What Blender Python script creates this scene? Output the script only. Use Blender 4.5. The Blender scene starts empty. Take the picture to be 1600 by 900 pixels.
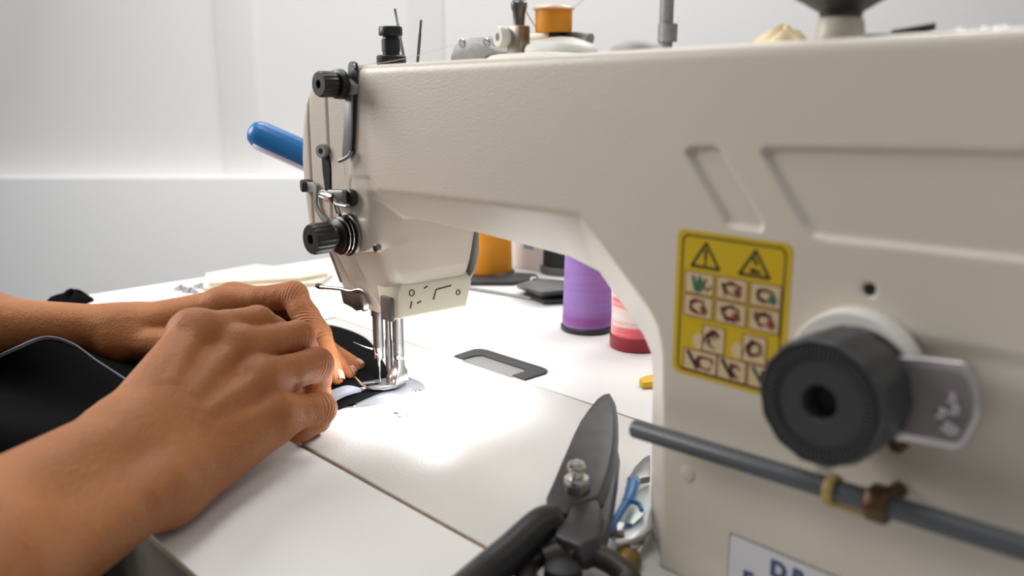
import bpy, bmesh, math, random
import numpy as np
from mathutils import Vector, Matrix
random.seed(7); rng = np.random.default_rng(7)
SC = bpy.context.scene
COL = SC.collection
MM = 0.001                       # everything below is written in millimetres; z = 0 is the table top, needle at the origin

# ------------------------------------------------------------------ camera
FPX = 1371.0
CAM = np.array([494.28, -342.85, 211.0])
YAW, PIT = math.radians(46.2516), math.radians(13.0190)
_F = np.array([-math.sin(YAW), math.cos(YAW), 0]); _R = np.array([math.cos(YAW), math.sin(YAW), 0]); _U = np.array([0, 0, 1.])
FW = math.cos(PIT)*_F - math.sin(PIT)*_U
UP = math.cos(PIT)*_U + math.sin(PIT)*_F
cam_d = bpy.data.cameras.new('camera'); cam = bpy.data.objects.new('camera', cam_d); COL.objects.link(cam)
cam.matrix_world = Matrix(((_R[0], UP[0], -FW[0], CAM[0]*MM), (_R[1], UP[1], -FW[1], CAM[1]*MM), (_R[2], UP[2], -FW[2], CAM[2]*MM), (0, 0, 0, 1)))
cam_d.sensor_width = 36; cam_d.lens = FPX/1600*36; cam_d.clip_start = 0.01; cam_d.clip_end = 50
cam_d.dof.use_dof = True; cam_d.dof.focus_distance = 0.585; cam_d.dof.aperture_fstop = 6.3
SC.camera = cam
# ------------------------------------------------------------------ world, lamps of the room and added fills, exposure
w = bpy.data.worlds.new('world'); SC.world = w; w.use_nodes = True
w.node_tree.nodes['Background'].inputs[0].default_value = (0.93, 0.96, 1.0, 1)
w.node_tree.nodes['Background'].inputs[1].default_value = 0.20
def area(name, loc, target, size, power, color=(1, 1, 1)):
    l = bpy.data.lights.new(name, 'AREA'); l.shape = 'RECTANGLE'; l.size, l.size_y = size[0]*MM, size[1]*MM
    l.energy = power; l.color = color
    o = bpy.data.objects.new(name, l); COL.objects.link(o)
    loc = Vector(loc)*MM; o.location = loc
    o.rotation_euler = (Vector(target)*MM-loc).to_track_quat('-Z', 'Y').to_euler()
    return o
area('ceiling_and_wash_light', (-60, 1120, 1450), (40, -150, 0), (800, 800), 9.5, (1, 0.985, 0.96))
area('ceiling_and_wash_light', (-850, 420, 1700), (-900, 800, 0), (700, 700), 8, (1, 0.985, 0.97))  # extra overhead wash, added to brighten the back wall
area('front_fill_light', (-820, -640, 640), (60, 0, 150), (600, 600), 8.5, (1, 0.975, 0.94))  # fill added at front left to brighten the machine's front face
area('ceiling_and_wash_light', (1000, -40, 1500), (250, -20, 0), (420, 420), 1.5, (1, 0.98, 0.95))
area('ceiling_and_wash_light', (-120, -430, 1750), (-60, -250, 0), (600, 400), 4.2, (1, 0.97, 0.93))
SC.view_settings.view_transform = 'Standard'; SC.view_settings.look = 'None'
SC.view_settings.gamma = 1; SC.view_settings.exposure = 0.55; SC.view_settings.use_curve_mapping = False

# ------------------------------------------------------------------ reading the place: rays meet real planes
def _ray(px, py): return (px-800)*_R - (py-450)*UP + FPX*FW
def on_y(px, py, y): r = _ray(px, py); return CAM + r*((y-CAM[1])/r[1])
def on_z(px, py, z=0.): r = _ray(px, py); return CAM + r*((z-CAM[2])/r[2])
def on_x(px, py, x): r = _ray(px, py); return CAM + r*((x-CAM[0])/r[0])
YF = -46.0                       # the machine's front face

# ------------------------------------------------------------------ materials
MATS = {}
def mat(name, col, rough=0.5, metal=0.0, bump=None, spec=0.5, noise=None, coat=0, sss=0, trans=0, emit=None, ior=None):
    """bump=(scale, strength, distance_mm); noise=(scale, amount) small colour variation"""
    if name in MATS: return MATS[name]
    m = bpy.data.materials.new(name); m.use_nodes = True; nt = m.node_tree; b = nt.nodes['Principled BSDF']
    b.inputs['Base Color'].default_value = (*col, 1); b.inputs['Roughness'].default_value = rough
    b.inputs['Metallic'].default_value = metal; b.inputs['Specular IOR Level'].default_value = spec
    b.inputs['Coat Weight'].default_value = coat; b.inputs['Transmission Weight'].default_value = trans
    if ior: b.inputs['IOR'].default_value = ior
    if emit: b.inputs['Emission Color'].default_value = (*emit[:3], 1); b.inputs['Emission Strength'].default_value = emit[3]
    tc = nt.nodes.new('ShaderNodeTexCoord')
    if noise:
        n = nt.nodes.new('ShaderNodeTexNoise'); n.inputs['Scale'].default_value = noise[0]; n.inputs['Detail'].default_value = 5
        nt.links.new(tc.outputs['Object'], n.inputs['Vector'])
        mx = nt.nodes.new('ShaderNodeMix'); mx.data_type = 'RGBA'
        mx.inputs[6].default_value = (*[c*(1-noise[1]) for c in col], 1); mx.inputs[7].default_value = (*[min(1, c*(1+noise[1])) for c in col], 1)
        nt.links.new(n.outputs['Fac'], mx.inputs[0]); nt.links.new(mx.outputs[2], b.inputs['Base Color'])
    if bump:
        n = nt.nodes.new('ShaderNodeTexNoise'); n.inputs['Scale'].default_value = bump[0]; n.inputs['Detail'].default_value = 3
        nt.links.new(tc.outputs['Object'], n.inputs['Vector'])
        bp = nt.nodes.new('ShaderNodeBump'); bp.inputs['Strength'].default_value = bump[1]; bp.inputs['Distance'].default_value = bump[2]*MM
        nt.links.new(n.outputs['Fac'], bp.inputs['Height']); nt.links.new(bp.outputs['Normal'], b.inputs['Normal'])
    MATS[name] = m; return m
PAINT = mat('cream_machine_paint', (0.63, 0.57, 0.485), 0.34, bump=(760, 0.36, 0.45), noise=(14, 0.04))
BEDP = mat('white_bed_enamel', (0.68, 0.665, 0.64), 0.38, spec=0.3, bump=(520, 0.6, 0.35))
TABLE = mat('white_laminate', (0.79, 0.78, 0.77), 0.4, spec=0.22, bump=(900, 0.1, 0.2))
CORK = mat('brown_cork_strip', (0.22, 0.14, 0.085), 0.9, noise=(220, 0.75), bump=(300, 0.6, 0.6))
EDGE = mat('tan_table_edge', (0.42, 0.33, 0.21), 0.7, noise=(60, 0.25))
BOARD = mat('grey_board_core', (0.17, 0.15, 0.125), 0.8, noise=(40, 0.25))
BLACKP = mat('black_plastic', (0.012, 0.012, 0.013), 0.38, bump=(400, 0.1, 0.2))
RUBBER = mat('black_rubber', (0.03, 0.03, 0.033), 0.55)
SLOT = mat('dark_slot', (0.006, 0.006, 0.006), 0.8)
STEEL = mat('brushed_steel', (0.56, 0.55, 0.53), 0.28, 1.0, noise=(90, 0.2), bump=(260, 0.12, 0.2))
DSTEEL = mat('worn_dark_steel', (0.20, 0.195, 0.19), 0.38, 1.0, noise=(120, 0.4), bump=(300, 0.2, 0.3))
CHROME = mat('chrome', (0.75, 0.75, 0.76), 0.1, 1.0)
GREYM = mat('grey_cast_bracket', (0.27, 0.268, 0.26), 0.45, 0.15, noise=(160, 0.35), bump=(250, 0.3, 0.3))
DIAL = mat('charcoal_dial_plastic', (0.042, 0.043, 0.045), 0.42)
GREYT = mat('grey_tube_plastic', (0.075, 0.082, 0.092), 0.42, noise=(30, 0.1))
YRING = mat('yellow_ring_plastic', (0.42, 0.30, 0.09), 0.45)
BRASS = mat('brown_brass_nut', (0.11, 0.06, 0.03), 0.35, 0.7, noise=(120, 0.4))
LEDP = mat('ivory_lamp_plastic', (0.84, 0.79, 0.64), 0.4)
WHITEP = mat('ivory_white_plastic', (0.78, 0.76, 0.71), 0.4)
SMOKE = mat('smoky_lens_plastic', (0.14, 0.125, 0.11), 0.3)
ALU = mat('aluminium_lever', (0.55, 0.52, 0.52), 0.33, 0.9)
YEL = mat('yellow_label', (0.58, 0.40, 0.015), 0.35, noise=(60, 0.06))
INK = mat('black_ink', (0.012, 0.012, 0.012), 0.5)
CELL = mat('beige_pictogram', (0.60, 0.47, 0.27), 0.5)
REDI = mat('maroon_ink', (0.20, 0.03, 0.03), 0.5)
GRNI = mat('green_ink', (0.02, 0.13, 0.075), 0.5)
PLATE = mat('pale_name_plate', (0.60, 0.60, 0.62), 0.35)
BLUEI = mat('blue_ink', (0.03, 0.05, 0.20), 0.5)
ORANGE = mat('orange_thread', (0.80, 0.30, 0.008), 0.6, bump=(900, 0.3, 0.3), noise=(60, 0.12))
WALL = mat('white_wall_paint', (0.90, 0.888, 0.88), 0.75, noise=(1.3, 0.035))
DADO = mat('pale_grey_wall_paint', (0.90, 0.90, 0.902), 0.7, noise=(1.1, 0.03))
FLOOR = mat('grey_floor_paint', (0.42, 0.41, 0.40), 0.5, noise=(4, 0.1))
CLOTH = mat('black_cloth', (0.0012, 0.0013, 0.0018), 0.8, spec=0.05, bump=(1500, 0.4, 0.25))
GCLOTH = mat('grey_cloth_edge', (0.12, 0.125, 0.14), 0.8, bump=(1500, 0.4, 0.25))
SHIRT = mat('black_shirt', (0.012, 0.012, 0.013), 0.85)
BLUE = mat('blue_handle_plastic', (0.02, 0.17, 0.46), 0.3)
SILVERP = mat('silver_satin', (0.62, 0.64, 0.66), 0.3, 0.85)
def thread_mat(name, stops, scale, warp=0.35):
    m = bpy.data.materials.new(name); m.use_nodes = True; nt = m.node_tree; b = nt.nodes['Principled BSDF']; b.inputs['Roughness'].default_value = 0.7
    tc = nt.nodes.new('ShaderNodeTexCoord'); mp = nt.nodes.new('ShaderNodeMapping'); mp.inputs['Scale'].default_value = (7, 7, scale)
    nt.links.new(tc.outputs['Object'], mp.inputs['Vector'])
    n = nt.nodes.new('ShaderNodeTexNoise'); n.inputs['Scale'].default_value = 1.0; n.inputs['Detail'].default_value = 4
    nt.links.new(mp.outputs[0], n.inputs['Vector'])
    r = nt.nodes.new('ShaderNodeValToRGB'); e = r.color_ramp.elements
    while len(e) < len(stops): e.new(0.5)
    for el, (p, c) in zip(e, stops): el.position = p; el.color = (*c, 1)
    nt.links.new(n.outputs['Fac'], r.inputs[0]); nt.links.new(r.outputs[0], b.inputs['Base Color'])
    wv = nt.nodes.new('ShaderNodeTexWave'); wv.bands_direction = 'Z'; wv.inputs['Scale'].default_value = 420
    nt.links.new(tc.outputs['Object'], wv.inputs['Vector'])
    bp = nt.nodes.new('ShaderNodeBump'); bp.inputs['Strength'].default_value = 0.35; bp.inputs['Distance'].default_value = 0.3*MM
    nt.links.new(wv.outputs['Fac'], bp.inputs['Height']); nt.links.new(bp.outputs[0], b.inputs['Normal'])
    return m
PURPLE = thread_mat('purple_thread', [(0.3, (0.25, 0.125, 0.43)), (0.52, (0.33, 0.19, 0.53)), (0.7, (0.28, 0.09, 0.34))], 60)
PINK = thread_mat('pink_white_thread', [(0.38, (0.80, 0.74, 0.70)), (0.5, (0.80, 0.62, 0.58)), (0.6, (0.78, 0.14, 0.17))], 90)
REDB = mat('red_spool_base', (0.26, 0.008, 0.02), 0.4)

def skin_material():
    m = bpy.data.materials.new('skin'); m.use_nodes = True; nt = m.node_tree; b = nt.nodes['Principled BSDF']; L = nt.links
    b.inputs['Roughness'].default_value = 0.52; b.inputs['Specular IOR Level'].default_value = 0.28
    b.inputs['Subsurface Weight'].default_value = 0.12; b.inputs['Subsurface Radius'].default_value = (1.0, 0.35, 0.18); b.inputs['Subsurface Scale'].default_value = 0.004
    tc = nt.nodes.new('ShaderNodeTexCoord')
    def noise(s, d):
        n = nt.nodes.new('ShaderNodeTexNoise'); n.inputs['Scale'].default_value = s; n.inputs['Detail'].default_value = d; L.new(tc.outputs['Object'], n.inputs['Vector']); return n
    def mix(f, a, c):
        x = nt.nodes.new('ShaderNodeMix'); x.data_type = 'RGBA'; L.new(f, x.inputs[0])
        for i, v in ((6, a), (7, c)):
            if isinstance(v, tuple): x.inputs[i].default_value = (*v, 1)
            else: L.new(v, x.inputs[i])
        return x.outputs[2]
    def math_(op, a, c):
        x = nt.nodes.new('ShaderNodeMath'); x.operation = op
        for i, v in ((0, a), (1, c)):
            if isinstance(v, (int, float)): x.inputs[i].default_value = v
            else: L.new(v, x.inputs[i])
        return x.outputs[0]
    def attr(n): a = nt.nodes.new('ShaderNodeAttribute'); a.attribute_name = n; return a.outputs['Fac']
    base = mix(noise(28, 5).outputs['Fac'], (0.33, 0.118, 0.037), (0.46, 0.183, 0.066))
    fine = mix(math_('MULTIPLY', noise(420, 2).outputs['Fac'], 0.35), base, (0.22, 0.08, 0.033))
    L.new(mix(math_('MULTIPLY', attr('knuckle'), 0.5), fine, (0.42, 0.135, 0.06)), b.inputs['Base Color'])
    # creases over the finger joints: waves along the finger, only near a joint
    wob = math_('MULTIPLY', noise(160, 2).outputs['Fac'], 5.0)
    s = math_('SINE', math_('ADD', math_('MULTIPLY', attr('along'), 2.6), wob), 0.0)
    cre = math_('MULTIPLY', s, attr('crease'))
    vor = nt.nodes.new('ShaderNodeTexVoronoi'); vor.inputs['Scale'].default_value = 620; L.new(tc.outputs['Object'], vor.inputs['Vector'])
    h = math_('ADD', math_('MULTIPLY', cre, 1.5), math_('MULTIPLY', vor.outputs['Distance'], 0.55))
    h = math_('ADD', h, math_('MULTIPLY', noise(150, 4).outputs['Fac'], 1.3)); h = math_('ADD', h, math_('MULTIPLY', noise(38, 2).outputs['Fac'], 2.6))
    bp = nt.nodes.new('ShaderNodeBump'); bp.inputs['Strength'].default_value = 0.75; bp.inputs['Distance'].default_value = 0.5*MM
    L.new(h, bp.inputs['Height']); L.new(bp.outputs[0], b.inputs['Normal'])
    return m
SKIN = skin_material()
NAIL = mat('fingernail', (0.56, 0.27, 0.19), 0.3)

# ------------------------------------------------------------------ mesh helpers
def link(name, me, parent=None):
    o = bpy.data.objects.new(name, me); COL.objects.link(o)
    if parent is not None:
        o.parent = parent
        base = parent
        while base.parent is not None: base = base.parent
        if parent is base: o.matrix_parent_inverse = Matrix.Translation(-Vector(base.location)) if base.type == 'EMPTY' else Matrix()
    return o
def thing(name, label, cat, loc, group=None):
    o = bpy.data.objects.new(name, None); COL.objects.link(o); o.empty_display_size = 0.02
    o.location = Vector(loc)*MM; o['label'] = label; o['category'] = cat
    if group: o['group'] = group
    return o
def tag(o, label, cat, group=None):
    o['label'] = label; o['category'] = cat
    if group: o['group'] = group
    return o
class MB:
    """collects shapes (mm) and links them as one mesh object"""
    def __init__(s): s.v = []; s.f = []; s.m = []; s.k = 0
    def mat(s, k): s.k = k; return s
    def add(s, v, f):
        n = len(s.v); s.v += [tuple(map(float, p)) for p in v]; s.f += [tuple(i+n for i in q) for q in f]; s.m += [s.k]*len(f); return s
    def box(s, lo, hi, M=None):
        x0, y0, z0 = lo; x1, y1, z1 = hi
        v = [(x0, y0, z0), (x1, y0, z0), (x1, y1, z0), (x0, y1, z0), (x0, y0, z1), (x1, y0, z1), (x1, y1, z1), (x0, y1, z1)]
        if M is not None: v = [M @ Vector(p) for p in v]
        return s.add(v, [(3, 2, 1, 0), (4, 5, 6, 7), (0, 1, 5, 4), (1, 2, 6, 5), (2, 3, 7, 6), (3, 0, 4, 7)])
    def prism(s, pts, off):
        """closed outline of 3-D points pushed along the vector off"""
        n = len(pts); pts = [np.array(p, float) for p in pts]; off = np.array(off, float)
        v = pts + [p+off for p in pts]
        f = [tuple(range(n))[::-1], tuple(range(n, 2*n))] + [(i, (i+1) % n, n+(i+1) % n, n+i) for i in range(n)]
        return s.add(v, f)
    def loft(s, rings, cap=True, closed=True):
        n = len(rings[0]); v = [p for r in rings for p in r]; f = []
        for a in range(len(rings)-1):
            for i in range(n if closed else n-1):
                j = (i+1) % n; f.append((a*n+i, a*n+j, (a+1)*n+j, (a+1)*n+i))
        if cap and closed: f += [tuple(range(n))[::-1], tuple(range((len(rings)-1)*n, len(rings)*n))]
        return s.add(v, f)
    def tube(s, pts, r, n=14, flat=None):
        pts = [np.array(p, float) for p in pts]; rs = r if isinstance(r, (list, tuple, np.ndarray)) else [r]*len(pts); rings = []; u = None
        for i, p in enumerate(pts):
            t = pts[min(i+1, len(pts)-1)]-pts[max(i-1, 0)]; t = t/np.linalg.norm(t)
            if u is None: a = np.array([0, 0, 1.]) if abs(t[2]) < .9 else np.array([1., 0, 0]); u = np.cross(t, a)
            u = u - t*(u@t); u /= np.linalg.norm(u); w_ = np.cross(t, u)
            fl = flat or 1.0
            rings.append([p+rs[i]*(math.cos(k*2*math.pi/n)*u+fl*math.sin(k*2*math.pi/n)*w_) for k in range(n)])
        return s.loft(rings)
    def lathe(s, prof, o, axis, n=40, wob=None):
        """prof = [(radius, distance along axis)]"""
        o = np.array(o, float); ax = np.array(axis, float); ax /= np.linalg.norm(ax)
        a = np.array([0, 0, 1.]) if abs(ax[2]) < .9 else np.array([1., 0, 0]); u = np.cross(ax, a); u /= np.linalg.norm(u); w_ = np.cross(ax, u)
        rings = []
        for j, (r, h) in enumerate(prof):
            rings.append([o+ax*h+max(r, .01)*(wob(j, k*2*math.pi/n) if wob else 1)*(math.cos(k*2*math.pi/n)*u+math.sin(k*2*math.pi/n)*w_) for k in range(n)])
        return s.loft(rings)
    def build(s, name, mats, parent=None, bevel=0, sharp=38, seg=2, solid=0):
        me = bpy.data.meshes.new(name); me.from_pydata([tuple(c*MM for c in p) for p in s.v], [], s.f)
        for m in (mats if isinstance(mats, (list, tuple)) else [mats]): me.materials.append(m)
        me.polygons.foreach_set('material_index', s.m)
        bm = bmesh.new(); bm.from_mesh(me); bmesh.ops.recalc_face_normals(bm, faces=bm.faces)
        if bevel:
            ed = [e for e in bm.edges if len(e.link_faces) == 2 and e.calc_face_angle(0) > math.radians(35)]
            bmesh.ops.bevel(bm, geom=ed, offset=bevel*MM, segments=seg, profile=.5, affect='EDGES', clamp_overlap=True)
        bm.to_mesh(me); bm.free()
        me.polygons.foreach_set('use_smooth', [True]*len(me.polygons)); me.set_sharp_from_angle(angle=math.radians(sharp)); me.update()
        o = link(name, me, parent)
        if solid: md = o.modifiers.new('solid', 'SOLIDIFY'); md.thickness = solid*MM; md.offset = 0
        return o
def spline(pts, n):
    """Catmull-Rom through pts"""
    P = [np.array(p, float) for p in pts]; P = [2*P[0]-P[1]]+P+[2*P[-1]-P[-2]]; out = []
    for t in np.linspace(0, len(P)-3-1e-6, n):
        i = int(t); u = t-i; a, b, c, d = P[i:i+4]
        out.append(.5*((2*b)+(-a+c)*u+(2*a-5*b+4*c-d)*u*u+(-a+3*b-3*c+d)*u**3))
    return out
def rrect(x0, x1, z0, z1, r, n=5):
    out = []
    for cx, cz, a in ((x1-r, z1-r, 0), (x0+r, z1-r, 90), (x0+r, z0+r, 180), (x1-r, z0+r, 270)):
        for k in range(n+1): t = math.radians(a+90*k/n); out.append((cx+r*math.cos(t), cz+r*math.sin(t)))
    return out

# ------------------------------------------------------------------ solids from distance fields
def surface_nets(F, lo, h):
    nx, ny, nz = F.shape; S = F < 0
    c = np.zeros((nx-1, ny-1, nz-1), np.int8)
    for dx in (0, 1):
        for dy in (0, 1):
            for dz in (0, 1): c += S[dx:nx-1+dx, dy:ny-1+dy, dz:nz-1+dz]
    idx = np.argwhere((c > 0) & (c < 8)); vid = -np.ones(c.shape, np.int32); vid[tuple(idx.T)] = np.arange(len(idx))
    acc = np.zeros((len(idx), 3)); cnt = np.zeros(len(idx)); i0 = idx
    cs = [(a, b, d) for a in (0, 1) for b in (0, 1) for d in (0, 1)]
    for a in cs:
        for ax in range(3):
            if a[ax]: continue
            b = list(a); b[ax] = 1
            fa = F[i0[:, 0]+a[0], i0[:, 1]+a[1], i0[:, 2]+a[2]]; fb = F[i0[:, 0]+b[0], i0[:, 1]+b[1], i0[:, 2]+b[2]]
            m = (fa < 0) != (fb < 0); t = np.where(m, fa/np.where(m, fa-fb, 1), 0)
            p = np.tile(np.array(a, float), (len(idx), 1)); p[:, ax] += t
            acc += p*m[:, None]; cnt += m
    V = lo + (idx+acc/cnt[:, None])*h; Q = []
    for ax in range(3):
        sl0 = [slice(1, n-1) for n in F.shape]; sl0[ax] = slice(0, F.shape[ax]-1); sl1 = list(sl0); sl1[ax] = slice(1, F.shape[ax])
        A, B = S[tuple(sl0)], S[tuple(sl1)]; e = np.argwhere(A != B); flip = A[tuple(e.T)]
        off = [1, 1, 1]; off[ax] = 0; e = e+np.array(off); u, v = (ax+1) % 3, (ax+2) % 3
        def nb(du, dv): q = e.copy(); q[:, u] -= du; q[:, v] -= dv; return vid[q[:, 0], q[:, 1], q[:, 2]]
        q = np.stack([nb(1, 1), nb(0, 1), nb(0, 0), nb(1, 0)], 1); q[~flip] = q[~flip][:, ::-1]; Q.append(q)
    return V, np.concatenate(Q)
def mesh_np(name, V, Q, m, parent=None, attrs=None):
    me = bpy.data.meshes.new(name); me.vertices.add(len(V)); me.vertices.foreach_set('co', (V*MM).astype(np.float32).ravel())
    me.loops.add(Q.size); me.loops.foreach_set('vertex_index', Q.astype(np.int32).ravel())
    me.polygons.add(len(Q)); me.polygons.foreach_set('loop_start', np.arange(0, Q.size, 4, dtype=np.int32)); me.polygons.foreach_set('loop_total', np.full(len(Q), 4, np.int32))
    me.update(calc_edges=True); me.validate(); me.materials.append(m); me.polygons.foreach_set('use_smooth', [True]*len(me.polygons))
    for k, a in (attrs or {}).items(): at = me.attributes.new(k, 'FLOAT', 'POINT'); at.data.foreach_set('value', a.astype(np.float32))
    return link(name, me, parent)
def grid(lo, hi, h):
    ax = [np.arange(lo[i], hi[i]+h, h, dtype=np.float32) for i in range(3)]
    return np.meshgrid(*ax, indexing='ij', sparse=True)
def poly2(P, Q, pts):
    """signed distance to a 2-D polygon, negative inside"""
    pts = np.array(pts, float); d = None; s = None
    P, Q = np.broadcast_arrays(P, Q)
    for i in range(len(pts)):
        a = pts[i]; b = pts[i-1]; e = b-a; wx = P-a[0]; wy = Q-a[1]
        t = np.clip((wx*e[0]+wy*e[1])/(e@e), 0, 1); dd = (wx-e[0]*t)**2+(wy-e[1]*t)**2
        d = dd if d is None else np.minimum(d, dd)
        c = ((Q >= a[1]) != (Q >= b[1])) & ((wx < e[0]*wy/(e[1] if abs(e[1]) > 1e-9 else 1e-9)))
        s = c if s is None else s ^ c
    return np.where(s, -1, 1)*np.sqrt(d)
def smax(a, b, k): h = np.clip(.5-.5*(b-a)/k, 0, 1); return b*(1-h)+a*h+k*h*(1-h)
def smin(a, b, k): return -smax(-a, -b, k)

# ================================================================== SETTING
def struct(o): o['kind'] = 'structure'; return o
Mw = Matrix(((_R[0], _F[0], 0, CAM[0]), (_R[1], _F[1], 0, CAM[1]), (0, 0, 1, 0), (0, 0, 0, 1)))   # the room stands turned against the table
WD = 1900.0; ZL = on_z(0, 0, 0)[2]
def depth_z(py): return 211-(py-133)*WD/1371/1.0
ledge = 211-(271-133)/1371*WD*1.02
struct(MB().box((-2600, -1800, -790), (2600, WD+300, -750), Mw).build('floor', FLOOR))
struct(MB().box((-2600, WD+70, -750), (2600, WD+170, 2300), Mw).build('wall_back', WALL))
struct(MB().box((-2600, WD, -750), (2600, WD+80, ledge), Mw).build('wall_dado', DADO, bevel=4))
def wx(px): return (px-800)/1371*WD*1.0
for a, b, dep in ((338, 398, 5), (642, 694, 6)):
    struct(MB().box((wx(a), WD+70-dep, ledge-40), (wx(b), WD+72, 2300), Mw).build('trim', WALL, bevel=4, seg=4))

# ================================================================== TABLE
tb = thing('sewing_table', 'white laminate sewing table with the machine bed sunk into it', 'table', (-50, 100, -750))
BX0, BX1, BY0, BY1 = -190., 448., -92.0, 84.5           # the machine bed
HX0, HX1, HY0, HY1 = BX0-3, BX1+3, BY0-3.4, BY1+1.6     # the cut-out in the table
TX0, TX1, TY0, TY1 = -445., 760., -202., 420.
m = MB()
def ring_top(z, flip):
    o = [(TX0, TY0, z), (TX1, TY0, z), (TX1, TY1, z), (TX0, TY1, z)]; i = [(HX0, HY0, z), (HX1, HY0, z), (HX1, HY1, z), (HX0, HY1, z)]
    return o+i
m.add(ring_top(0, 0)+ring_top(-1.6, 1), [(0, 1, 5, 4), (1, 2, 6, 5), (2, 3, 7, 6), (3, 0, 4, 7), (8, 9, 13, 12), (9, 10, 14, 13), (10, 11, 15, 14), (11, 8, 12, 15),
      (0, 1, 9, 8), (1, 2, 10, 9), (2, 3, 11, 10), (3, 0, 8, 11), (4, 5, 13, 12), (5, 6, 14, 13), (6, 7, 15, 14), (7, 4, 12, 15)])
m.build('tabletop', TABLE, tb)
def frame_mb(z1, z0, ins):
    m = MB(); a = lambda z: [(TX0+ins, TY0+ins, z), (TX1-ins, TY0+ins, z), (TX1-ins, TY1-ins, z), (TX0+ins, TY1-ins, z), (HX0, HY0, z), (HX1, HY0, z), (HX1, HY1, z), (HX0, HY1, z)]
    return m.add(a(z1)+a(z0), [(0, 1, 5, 4), (1, 2, 6, 5), (2, 3, 7, 6), (3, 0, 4, 7), (8, 9, 13, 12), (9, 10, 14, 13), (10, 11, 15, 14), (11, 8, 12, 15),
      (0, 1, 9, 8), (1, 2, 10, 9), (2, 3, 11, 10), (3, 0, 8, 11), (4, 5, 13, 12), (5, 6, 14, 13), (6, 7, 15, 14), (7, 4, 12, 15)])
frame_mb(-1.6, -5.5, 0.6).build('edge_band', EDGE, tb)
frame_mb(-5.5, -75, 1.2).build('board_core', BOARD, tb)
m = MB(); m.box((HX0, HY0+.1, -8), (HX1, BY0-.2, -1.1)); m.build('cork_strip', CORK, tb)
m = MB(); m.box((HX0, BY1+.1, -8), (HX1, HY1-.1, -0.8)); m.build('cork_strip', EDGE, tb)
for x in (TX0+60, TX1-60):
    for y in (TY0+90, TY1-60): MB().box((x-20, y-20, -750), (x+20, y+20, -75)).build('leg', GREYM, tb, bevel=3)
# the hinge recess behind the bed: a U of black rubber round a pale insert
m = MB(); z0, z1 = -3., 1.2
o_ = [(-20, 85.5), (-22, 108), (-19, 113), (-13, 115), (51, 115), (57, 113), (60, 108), (60, 85.5), (47, 85.5), (47, 97), (44, 103), (-6, 103), (-9, 97), (-9, 85.5)]
m.prism([(x, y, .2) for x, y in o_], (0, 0, 1.6)); m.build('hinge_rubber', RUBBER, tb, bevel=.5)
MB().box((-9, 85.6, -2), (47, 103, .35)).build('hinge_insert', mat('grey_insert', (0.24, 0.24, 0.24), .4), tb)

# ================================================================== SEWING MACHINE
sm = thing('sewing_machine', 'cream industrial sewing machine with black tension knobs and yellow warning label', 'sewing machine', (130, 0, 0))
MB().box((BX0, BY0, -30), (BX1, BY1, 0)).build('bed', BEDP, sm, bevel=1.0, seg=3)
def pz(px, py): p = on_y(px, py, YF); return (p[0], p[2])
T1 = [(20, 149), pz(580, 297), pz(740, 315), pz(905, 335), pz(935, 373), pz(1012, 480), pz(1027, 510), pz(1034, 550), pz(1035, 700), (282, 0), (283, -30), (20, -30)]
T0 = [(20, 132), (70, 133), (140, 130.5), (201, 127), (221, 122), (249, 96), (254, 88), (255.5, 75), (256, 50), (257.5, 0), (258, -30), (20, -30)]
REC1 = [pz(1071, 240), pz(1078, 231), pz(1112, 229), pz(1124, 234), pz(1190, 345), pz(1192, 356), pz(1184, 361), pz(1146, 356), pz(1135, 350)]
REC2 = [pz(1190, 240), pz(1196, 231), (460, pz(1600, 228)[1]), (460, pz(1600, 403)[1]), pz(1290, 374), pz(1268, 368), pz(1256, 355)]
REC3 = [pz(1370, 512), pz(1440, 529), (460, pz(1600, 555)[1]), (460, 62), (356, 62), (352, 70), (352, 122)]
REC4 = [(41, 154), (44, 158), (63, 158.5), (69, 154), (70, 138), (64, 132), (41, 131)]
HEAD = [(8, 221.3), (-1, 214), (-9, 203), (-14.5, 188), (-18, 165), (-17.5, 148), (-15, 130), (-12, 112), (-16, 108), (-21, 90), (-24, 68), (-20, 56), (32, 56), (46, 74), (55, 95), (60, 115), (62, 130), (62, 222)]
HSIDE = [(-46, 224), (-46, 111.5), (-35, 110.5), (-7.5, 56), (30, 56), (43, 75), (44, 224)]
ARMTOP = [(20, 221.3), (460, 228.2), (460, 100), (20, 100)]
def machine(lo, hi, h, which):
    X, Y, Z = grid(lo, hi, h)
    XZx, XZz = np.broadcast_arrays(X[:, :, :], Z)
    hd = smax(poly2(X, Z, HEAD), poly2(Y, Z, HSIDE), 11)
    if which != 'body': return hd, X, Y, Z
    # arm and pillar: outline in x,z pushed through y, front face carrying the recesses
    front = np.full((X.shape[0], 1, Z.shape[2]), YF, np.float32)
    for r, dep, ww in ((REC1, 2.4, 1.5), (REC2, 2.4, 1.6), (REC3, 2.2, 5.0), (REC4, 1.2, 1.6)):
        front = front + dep*np.clip(-(poly2(X, Z, r))/ww+.25, 0, 1)
    front = front - 3*np.clip((16-Z)/16, 0, 1)**2*(X > 230)
    body = smax(smax(poly2(X, Z, [(44, 222), (460, 229), (460, -20), (44, -20)]), front-Y, 5.5), Y-44, 8)
    body = smax(body, X-446, 5)
    t = np.clip((Y-YF)/24, 0, 1)
    thr = poly2(X, Z, T1)*(1-t)+poly2(X, Z, T0)*t
    body = smax(body, -thr, 2.2)
    hd2 = smax(hd, np.broadcast_to(front, hd.shape)-Y, 1.5)
    d = smin(body, hd2, 4)
    for q, r, dp in (((1358, 453), 2.3, 6), ((1075, 742), 1.6, 1.0)):
        p = on_y(*q, YF); d = np.maximum(d, -np.maximum(np.sqrt((X-p[0])**2+(Z-p[2])**2)-r, Y-(YF+dp)))
    return d, X, Y, Z
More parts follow.
